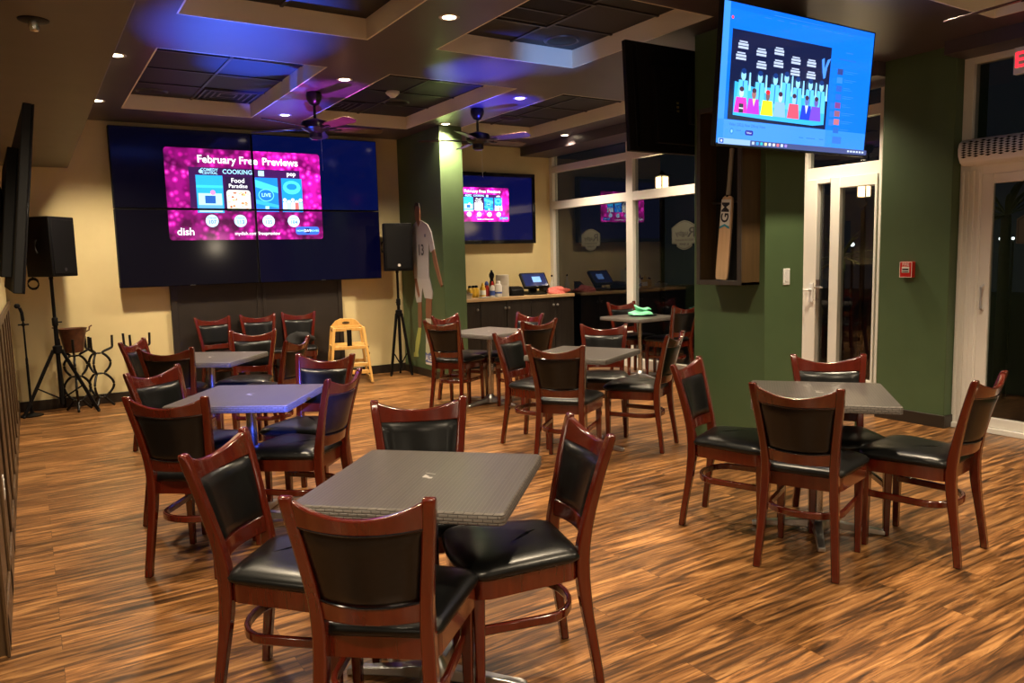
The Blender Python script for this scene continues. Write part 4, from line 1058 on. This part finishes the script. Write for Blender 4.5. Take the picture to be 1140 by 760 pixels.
tag(cb.tube(path, .006, 6).build('cable_coil', M['black'], None, smooth=True), 'coil of black cable hanging behind the left loudspeaker', 'cable')

# ------------------------------------------------------------------ iron bucket stands
def wavy(r_of, ang, z0, z1, x, y, n=64):
    c, s_ = math.cos(ang), math.sin(ang)
    return [(x + r_of(z0 + (z1 - z0) * k / n) * c, y + r_of(z0 + (z1 - z0) * k / n) * s_, z0 + (z1 - z0) * k / n) for k in range(n + 1)]
def r_prof(z):
    if z < .12: return .045 + .105 * (1 - z / .12) ** 1.3
    if z < .385: return .048 + .100 * math.sin(PI * (z - .12) / .265) ** .8
    if z < .615: return .048 + .082 * math.sin(PI * (z - .385) / .23) ** .8
    if z < .68: u = (z - .615) / .065; return .048 + .112 * u * u * (3 - 2 * u)
    return .160 + .006 * (z - .68) / .14
def bucket_stand(x, y, a0, label):
    t = thing('bucket_stand', label, 'bucket stand', (x, y, 0), a0, 'iron bucket stands')
    for k in range(3):
        MB().tube(wavy(r_prof, k * 2 * PI / 3, .010, .81, 0, 0), .0135, 8).build('scroll_leg', M['iron'], t, smooth=True)
    for z in (.12, .385, .615):
        r = r_prof(z); MB().tube([(r * math.cos(2 * PI * k / 16), r * math.sin(2 * PI * k / 16), z) for k in range(16)], .006, 6, True).build('ring', M['iron'], t, smooth=True)
    return t
bucket_stand(.372, 9.62, R(25), 'wrought iron stand carrying the copper bucket, behind the left tripod')
bucket_stand(.595, 9.70, R(8), 'empty wrought iron stand next to the copper bucket')
bucket_stand(.985, 9.70, R(8), 'empty wrought iron stand farthest from the copper bucket, behind a chair')
t = thing('wine_bucket', 'dented copper wine bucket on an iron stand', 'bucket', (.372, 9.62, .655))
MB().loft([[(r * math.cos(2 * PI * i / 26), r * math.sin(2 * PI * i / 26), z) for i in range(26)] for r, z in ((.01, .0), (.085, .0), (.095, .02), (.122, .18), (.142, .26), (.147, .265), (.138, .262), (.116, .18), (.09, .02), (.01, .012))]).build('bowl', M['copper'], t, smooth=True)
for s in (-1, 1):
    MB().tube([(s * .130, 0, .22), (s * .16, 0, .235), (s * .165, 0, .27), (s * .19, 0, .285)], .008).build('handle', M['copper'], t, smooth=True)
t = thing('microphone_stand', 'thin black microphone stand in the left corner', 'microphone stand', (-.075, 9.62, 0))
MB().lathe([(.11, 0), (.11, .014), (.03, .035), (.02, .045)], n=20).build('base', M['black'], t, smooth=True)
MB().lathe([(.013, .03), (.013, .62), (.009, .64), (.009, 1.04)], n=10).build('pole', M['black'], t, smooth=True)
MB().tube([(-.05, 0, .99), (.05, 0, .99)], .008).ball((0, 0, .99), .02, 10, 6).build('clamp', M['black'], t, smooth=True)
MB().tube([(0, 0, 1.03), (-.005, 0, 1.12), (-.02, 0, 1.17)], [.016] * 3, 8).ball((-.04, 0, 1.19), .028, 10, 8).build('microphone', M['black_matte'], t, smooth=True)

# ------------------------------------------------------------------ high chair
t = thing('high_chair', 'yellow wooden high chair beside the dark panelling', 'high chair', (3.47, 9.50, 0), R(-14))
B_ = M['beech']
tops = {}
for sx in (-1, 1):
    for sy in (-1, 1):
        a = Vector((sx * .185, sy * .165, .73)); c = Vector((sx * .262, sy * .24, .012)); tops[(sx, sy)] = (a, c)
        MB().sweep([tuple(a), tuple(c)], .034, .036, up=(0, 1, 0)).build('leg', B_, t, bevel=.006)
def on(sx, sy, z):
    a, c = tops[(sx, sy)]; k = (a.z - z) / (a.z - c.z); return a + (c - a) * k
def bar(p, q, w, h, nm): MB().sweep([tuple(p), tuple(q)], w, h).build(nm, B_, t, bevel=.004)
for sy, zz in ((-1, .705), (-1, .47), (-1, .25), (1, .705), (1, .25), (1, .47)):
    bar(on(-1, sy, zz), on(1, sy, zz), .020, .042, 'rail')
for sx in (-1, 1):
    for zz in (.70, .47, .05): bar(on(sx, -1, zz), on(sx, 1, zz), .020, .055 if zz > .6 else .042, 'side_rail')
bar(on(-1, -1, .155), on(1, -1, .155), .020, .05, 'footrest')
MB().box(-.19, .19, -.17, .18, .485, .502).build('seat', B_, t, bevel=.004)
MB().box(-.03, .03, -.19, -.17, .49, .70).build('crotch_bar', M['black'], t)
out = [(-.19, .70), (-.185, .74), (-.13, .80), (-.07, .822), (.07, .822), (.13, .80), (.185, .74), (.19, .70), (.19, .66), (-.19, .66)]
MB().prism(out, -.010, .010).xf(Matrix.Translation((0, .172, 0)) @ Matrix.Rotation(R(90), 4, 'X')).build('backrest', B_, t, bevel=.004)
MB().add([(x * .05, .161, .765 + z * .018) for x, z in [(math.cos(2 * PI * k / 16), math.sin(2 * PI * k / 16)) for k in range(16)]], [list(range(16))]).build('hand_hole', M['case_side'], t)
MB().tube([(.20, -.10, .50), (.235, -.12, .46), (.24, -.13, .38), (.225, -.12, .33)], [.016, .020, .022, .012], 8).build('strap', M['blackcloth'], t, smooth=True)

# black cloth left on the chair seat
def lumpy(name, mtl, c, r, sq, label, cat, seed, amp=.25, n=22, m=14):
    rnd = random.Random(seed); ph = [(rnd.uniform(1, 4), rnd.uniform(1, 4), rnd.uniform(0, 6), rnd.uniform(.3, 1)) for _ in range(7)]
    rings = []
    for j in range(1, m):
        th = PI * j / m; ring = []
        for i in range(n):
            a = 2 * PI * i / n; k = 1 + amp * sum(w * math.sin(p * a * round(1) + q * th * 2 + o) for p, q, o, w in [(round(p), q, o, w) for p, q, o, w in ph]) / 3
            z = -math.cos(th) * r * sq[2] * k
            ring.append((math.sin(th) * math.cos(a) * r * sq[0] * k, math.sin(th) * math.sin(a) * r * sq[1] * k, max(z, -r * sq[2] * .55)))
        rings.append(ring)
    o = MB().loft(rings).build(name, mtl, None, smooth=True, angle=80); o.location = c
    return tag(o, label, cat)
lumpy('folded_cloth', M['blackcloth'], (2.87, 9.60, .598), .16, (1.1, .85, .62), 'black cloth bundled on a chair seat against the dark panelling', 'cloth', 5)

# ------------------------------------------------------------------ service counter
t = thing('service_counter', 'dark wood grain counter cabinet under the back wall television', 'counter', (0, 0, 0))
KY0 = 9.33; KZ = .955; KX0, KX1 = 4.80, 7.03
MB().box(KX0, KX1, KY0 + .02, YB - .002, .09, KZ).build('carcass', M['cab'], t)
MB().box(KX0, KX1, KY0 + .06, YB - .002, 0, .09).build('plinth', M['black_matte'], t)
MB().box(KX0, KX1 + .01, KY0 - .02, YB - .001, KZ, KZ + .047).build('worktop', M['counter'], t, bevel=.006)
for x0, x1, kx in ((4.81, 5.375, 5.325), (5.385, 5.815, 5.788), (5.825, 6.245, 5.85), (6.255, 6.675, 6.641), (6.685, 7.03, 6.716)):
    d = MB().box(x0, x1, KY0, KY0 + .02, .10, KZ - .015).build('door', M['cab'], t, bevel=.003)
    MB().ball((kx, KY0 - .020, .846), .018, 12, 8).tube([(kx, KY0, .846), (kx, KY0 - .016, .846)], .006).build('knob', M['steel'], d, smooth=True)
KT = KZ + .048
def bottle(x, y, z, prof, m, label, cap=None, band=None, grp=None, name='sauce_bottle', cat='bottle'):
    t = thing(name, label, cat, (x, y, z), 0, grp)
    t.scale = (1.32, 1.32, 1.25)
    MB().lathe(prof, n=16).build('body', m, t, smooth=True)
    if cap: MB().lathe(cap[0], n=14).build('cap', cap[1], t, smooth=True)
    if band: MB().lathe(band[0], n=16, caps=False).build('label_band', band[1], t, smooth=True)
    return t
jar = [(.02, 0), (.028, .004), (.030, .02), (.030, .085), (.024, .105), (.016, .115)]
capj = [(.018, .114), (.018, .135), (.012, .140)]
for k, (x, y) in enumerate(((5.37, 9.60), (5.44, 9.62), (5.50, 9.64))):
    bottle(x, y, KT, jar, M['yellow'], ('yellow mustard jar at the left end of the counter row', 'middle yellow mustard jar of three on the counter', 'yellow mustard jar behind the labelled yellow bottle')[k], (capj, M['black']), None, 'yellow mustard jars')
bottle(5.54, 9.52, KT, [(.02, 0), (.032, .004), (.033, .02), (.033, .10), (.022, .125), (.014, .135)], M['yellow'], 'yellow squeeze bottle with a white label on the counter', ([(.016, .134), (.014, .15), (.005, .17)], M['yellow']), ([(.0336, .03), (.0336, .085)], M['paper']), 'squeeze bottles on the counter')
bottle(5.63, 9.56, KT, [(.02, 0), (.030, .004), (.031, .02), (.031, .10), (.02, .13), (.013, .14)], M['ketchup'], 'red ketchup bottle with blue cap on the counter', ([(.022, .139), (.022, .165), (.008, .185)], M['blue_label']), None, 'squeeze bottles on the counter')
bottle(5.69, 9.50, KT, [(.02, 0), (.030, .004), (.031, .02), (.031, .10), (.02, .13), (.013, .14)], M['paper'], 'white sauce bottle with blue label and red tip on the counter', ([(.015, .139), (.015, .16), (.006, .185)], M['red']), ([(.0316, .02), (.0316, .075)], M['blue_label']), 'squeeze bottles on the counter')
bottle(5.765, 9.46, KT, [(.025, 0), (.040, .005), (.042, .02), (.042, .12), (.035, .145), (.02, .155)], M['paper'], 'wide white mayonnaise bottle in front of the pepper mill', ([(.024, .154), (.024, .18), (.018, .185)], M['paper']), ([(.0426, .04), (.0426, .06)], M['blue_label']), 'squeeze bottles on the counter')
bottle(5.79, 9.68, KT, [(.03, 0), (.032, .01), (.024, .08), (.030, .15), (.018, .20), (.030, .235), (.030, .26), (.018, .285)], M['black_gloss'], 'black turned pepper mill on the counter', ([(.010, .284), (.014, .295), (.008, .31)], M['black_gloss']), None, None, 'pepper_mill', 'pepper mill')
for k in range(3): bottle((5.30, 5.34, 5.39)[k], 9.72, KT, [(.018, 0), (.022, .004), (.020, .05), (.016, .07)], M['steel'], ('steel topped shaker, left one behind the mustard jars', 'steel topped shaker in the middle behind the mustard jars', 'steel topped shaker, right one behind the mustard jars')[k], ([(.017, .07), (.015, .085), (.006, .092)], M['chrome']), None, 'steel shakers', 'salt_shaker', 'shaker')
t = thing('metal_tub', 'dark metal tub at the left end of the counter', 'tub', (5.22, 9.48, KT))
MB().loft([[(x, y, z) for x, y in rrect(-a, a, -b_, b_, .02)] for a, b_, z in ((.085, .06, 0), (.095, .07, .07), (.10, .075, .072), (.09, .065, .07), (.08, .055, .006))]).build('body', M['base_metal'], t, smooth=True, angle=40)
MB().tube([(-.06, 0, .075), (-.02, 0, .10), (.04, 0, .10), (.08, 0, .08)], .006).build('spoon', M['chrome'], t, smooth=True)
t = thing('paper_tray', 'flat white tray in front of the sauce bottles', 'tray', (5.58, 9.40, KT))
MB().loft([[(x, y, z) for x, y in rrect(-a, a, -b_, b_, .02)] for a, b_, z in ((.14, .055, 0), (.16, .07, .014), (.155, .066, .014), (.137, .052, .003))]).build('body', M['paper'], t, smooth=True, angle=40)
for k in range(2):
    t = thing('bowl_stack', ('lower round stack of pale stoneware on the counter', 'upper round stack of pale stoneware on the counter')[k], 'stack of bowls', (5.90, 9.56, KT + .158 * k), 0, 'stoneware stacks')
    pr = [(.06, 0)]
    for q in range(9): pr += [(.088, .003 + q * .017), (.0885, .014 + q * .017), (.085, .016 + q * .017)]
    pr += [(.086, .157), (.07, .158)]
    MB().lathe([(r_ * 1.1, z_) for r_, z_ in pr], n=26).build('body', M['stone'], t, smooth=True)
t = thing('receipt_printer', 'black receipt printer beside the cash register screen', 'printer', (6.10, 9.52, KT), R(-10))
MB().loft([[(-.10, y, 0), (.10, y, 0), (.10, y, z * .99), (-.10, y, z)] for y, z in ((-.10, .085), (-.03, .13), (.11, .14))]).build('body', M['black'], t, bevel=.008)
MB().box(-.07, .07, -.104, -.098, .035, .06).build('paper_slot', M['black_matte'], t)
t = thing('cash_register', 'touch screen cash register tilted on the counter', 'cash register', (6.46, 9.55, KT), R(-6))
MB().loft([[(-.15, y, 0), (.15, y, 0), (.13, y, z), (-.13, y, z)] for y, z in ((-.14, .02), (.02, .045), (.12, .05))]).build('base', M['black'], t, bevel=.006)
MB().sweep([(0, .05, .04), (0, .08, .14), (0, .05, .20)], .12, .05, up=(0, 1, 0)).build('neck', M['black'], t)
mt = Matrix.Translation((0, -.01, .215)) @ Matrix.Rotation(R(-38), 4, 'X')
MB().box(-.215, .215, -.012, .04, -.135, .135).xf(mt).build('housing', M['black'], t, bevel=.010)
MB().box(-.19, .19, -.014, -.012, -.112, .112).xf(mt).build('screen', M['pos_screen'], t)
MB().box(-.04, .10, -.0155, -.014, -.045, .055).xf(mt).build('picture', M['pos_window'], t)
MB().box(-.02, .02, -.016, -.012, -.128, -.120).xf(mt).build('badge', M['chrome'], t)
t = thing('card_reader', 'small black card reader behind the register screen', 'card reader', (6.76, 9.70, KT))
MB().loft([[(-.06, y, 0), (.06, y, 0), (.06, y, z), (-.06, y, z)] for y, z in ((-.09, .05), (.06, .16), (.08, .16))]).build('body', M['black'], t, bevel=.006)
MB().box(-.04, .04, -.05, .02, .10, .105).xf(Matrix.Rotation(R(0), 4, 'X')).build('keypad', M['black_matte'], t)
t = thing('spirit_bottle', 'pale bottle standing at the window end of the counter', 'bottle', (6.95, 9.78, KT))
MB().lathe([(.03, 0), (.036, .006), (.036, .14), (.014, .19), (.013, .25)], n=16).build('body', M['stone'], t, smooth=True)
MB().lathe([(.014, .249), (.014, .275), (.008, .278)], n=12).build('cap', M['black'], t, smooth=True)
lumpy('cleaning_cloth', M['pink'], (6.86, 9.47, KT + .026), .12, (1.3, .75, .55), 'crumpled pink cloth at the window end of the counter', 'cloth', 9, .75)

# tray and mint cloth on the window table
t = thing('serving_tray', 'black round tray on the window table', 'tray', (6.60, 7.30, TT + .001))
MB().lathe([(.01, 0), (.165, 0), (.185, .018), (.190, .018), (.172, .004), (.16, .005), (.01, .005)], n=32).build('body', M['black'], t, smooth=True)
t = thing('mint_cloth', 'crumpled mint green cloth on the black tray', 'cloth', (6.56, 7.30, TT + .030))
rnd = random.Random(4); rings = []
for r, z in ((.02, -.022), (.12, -.022), (.145, -.010), (.135, .014), (.10, .028), (.06, .036), (.02, .040)):
    rings.append([((r + rnd.uniform(-.012, .012)) * 1.15 * math.cos(2 * PI * i / 18), (r + rnd.uniform(-.012, .012)) * math.sin(2 * PI * i / 18), max(-.022, z + rnd.uniform(-.007, .007))) for i in range(18)])
MB().loft(rings).build('body', M['mint'], t, smooth=True, angle=70)
MB().sweep([(.06, .02, .020), (.01, -.02, .045), (-.05, -.03, .062), (-.085, -.02, .085), (-.10, .0, .112)], [.09, .08, .07, .05, .02], [.03, .028, .024, .018, .008], round_n=8).sweep([(-.04, .02, .03), (.03, -.03, .052), (.085, -.05, .062), (.12, -.06, .050)], [.05, .05, .045, .02], [.022, .02, .018, .008], round_n=8).build('fold', M['mint'], t, smooth=True)

# ------------------------------------------------------------------ outside
struct(MB().box(XW + .12, 30, -10, 30, -.25, -.15).build('ground', M['asphalt']))
def lantern(x, y, z, label, k=.9):
    t = thing('wall_lantern', label, 'lantern', (x, y, z), 0, 'outdoor lanterns'); t.scale = (k, k, k)
    MB().box(-.075, .075, -.075, .075, -.09, .09).build('lamp_glass', M['lantern'], t, bevel=.01)
    f = MB(); 
    for sx in (-1, 1):
        for sy in (-1, 1): f.box(sx * .08 - .008, sx * .08 + .008, sy * .08 - .008, sy * .08 + .008, -.10, .10)
    f.box(-.10, .10, -.10, .10, -.115, -.10).box(-.11, .11, -.11, .11, .10, .115)
    f.build('cage', M['iron'], t)
    MB().lathe([(.11, .115), (.04, .17), (.01, .20)], n=4).build('lamp_cap', M['iron'], t)
    MB().tube([(0, 0, -.115)] + [(.0 + .09 * math.sin(k * .45), 0, -.12 - .022 * k) for k in range(1, 9)], .012, 8).build('scroll_arm', M['iron'], t, smooth=True)
    MB().box(-.03, .03, -.03, .03, (-z - .15) / k, -.28).build('post', M['iron'], t)
    L = bpy.data.lights.new('lantern_light', 'POINT'); L.energy = 6; L.color = (1, .7, .4); L.shadow_soft_size = .15
    o = bpy.data.objects.new('lantern_light', L); col.objects.link(o); o.location = (x - .2, y, z)
lantern(8.2, 8.624, 2.636, 'glowing lantern outside the tall window')
lantern(8.2, 5.315, 2.224, 'glowing lantern outside the white double door', .66)
def palm(x, y, z, r, label, seed, n=16):
    rnd = random.Random(seed)
    t = thing('palm_plant', label, 'palm', (x, y, -.15), 0, 'palms outside')
    MB().lathe([(.07, 0), (.06, z * .5), (.05, z + .15)], n=10).build('trunk', M['asphalt'], t, smooth=True)
    fb = MB()
    for k in range(n):
        a = 2 * PI * k / n + rnd.uniform(-.15, .15); el = rnd.uniform(-.3, 1.2); L_ = r * rnd.uniform(.8, 1.1)
        p = [(L_ * u * math.cos(a) * math.cos(el), L_ * u * math.sin(a) * math.cos(el), z + .15 + L_ * (u * math.sin(el) - .35 * u * u)) for u in (0, .35, .7, 1.)]
        fb.sweep(p, [.02, .05, .035, .004], [.006, .006, .006, .003])
    fb.build('frond', M['leaf'], t)
palm(8.5, 5.80, 1.45, .55, 'spiky palm outside the white double door', 1)
palm(9.2, 4.25, 1.9, .8, 'palm fronds outside the glass single door', 2, 20)
for k in range(4):
    o = MB().ball((0, 0, 0), .022, 8, 6).build('distant_lamp', M['starlight'], None); o.location = (12, 5.95 - .17 * k, 1.66); MB().box(-.012, .012, -.012, .012, -1.81, -.02).build('post', M['iron'], o); tag(o, ('first distant lamp from the left through the single door', 'second distant lamp from the left through the single door', 'third distant lamp from the left through the single door', 'fourth distant lamp from the left through the single door')[k], 'outdoor lamp', 'distant lamps in a row')
o = MB().ball((0, 0, 0), .035, 8, 6).build('distant_lamp', M['starlight'], None); o.location = (12, 7.97, 1.64); MB().box(-.015, .015, -.015, .015, -1.79, -.03).build('post', M['iron'], o); tag(o, 'lone distant lamp seen through the double door', 'outdoor lamp')

# ------------------------------------------------------------------ world and view
w = bpy.data.worlds.new('night'); sc.world = w; w.use_nodes = True
w.node_tree.nodes['Background'].inputs[0].default_value = (.004, .0045, .006, 1); w.node_tree.nodes['Background'].inputs[1].default_value = 1.
sc.view_settings.view_transform = 'Standard'; sc.view_settings.look = 'None'; sc.view_settings.gamma = 1; sc.view_settings.use_curve_mapping = False
sc.view_settings.exposure = .80
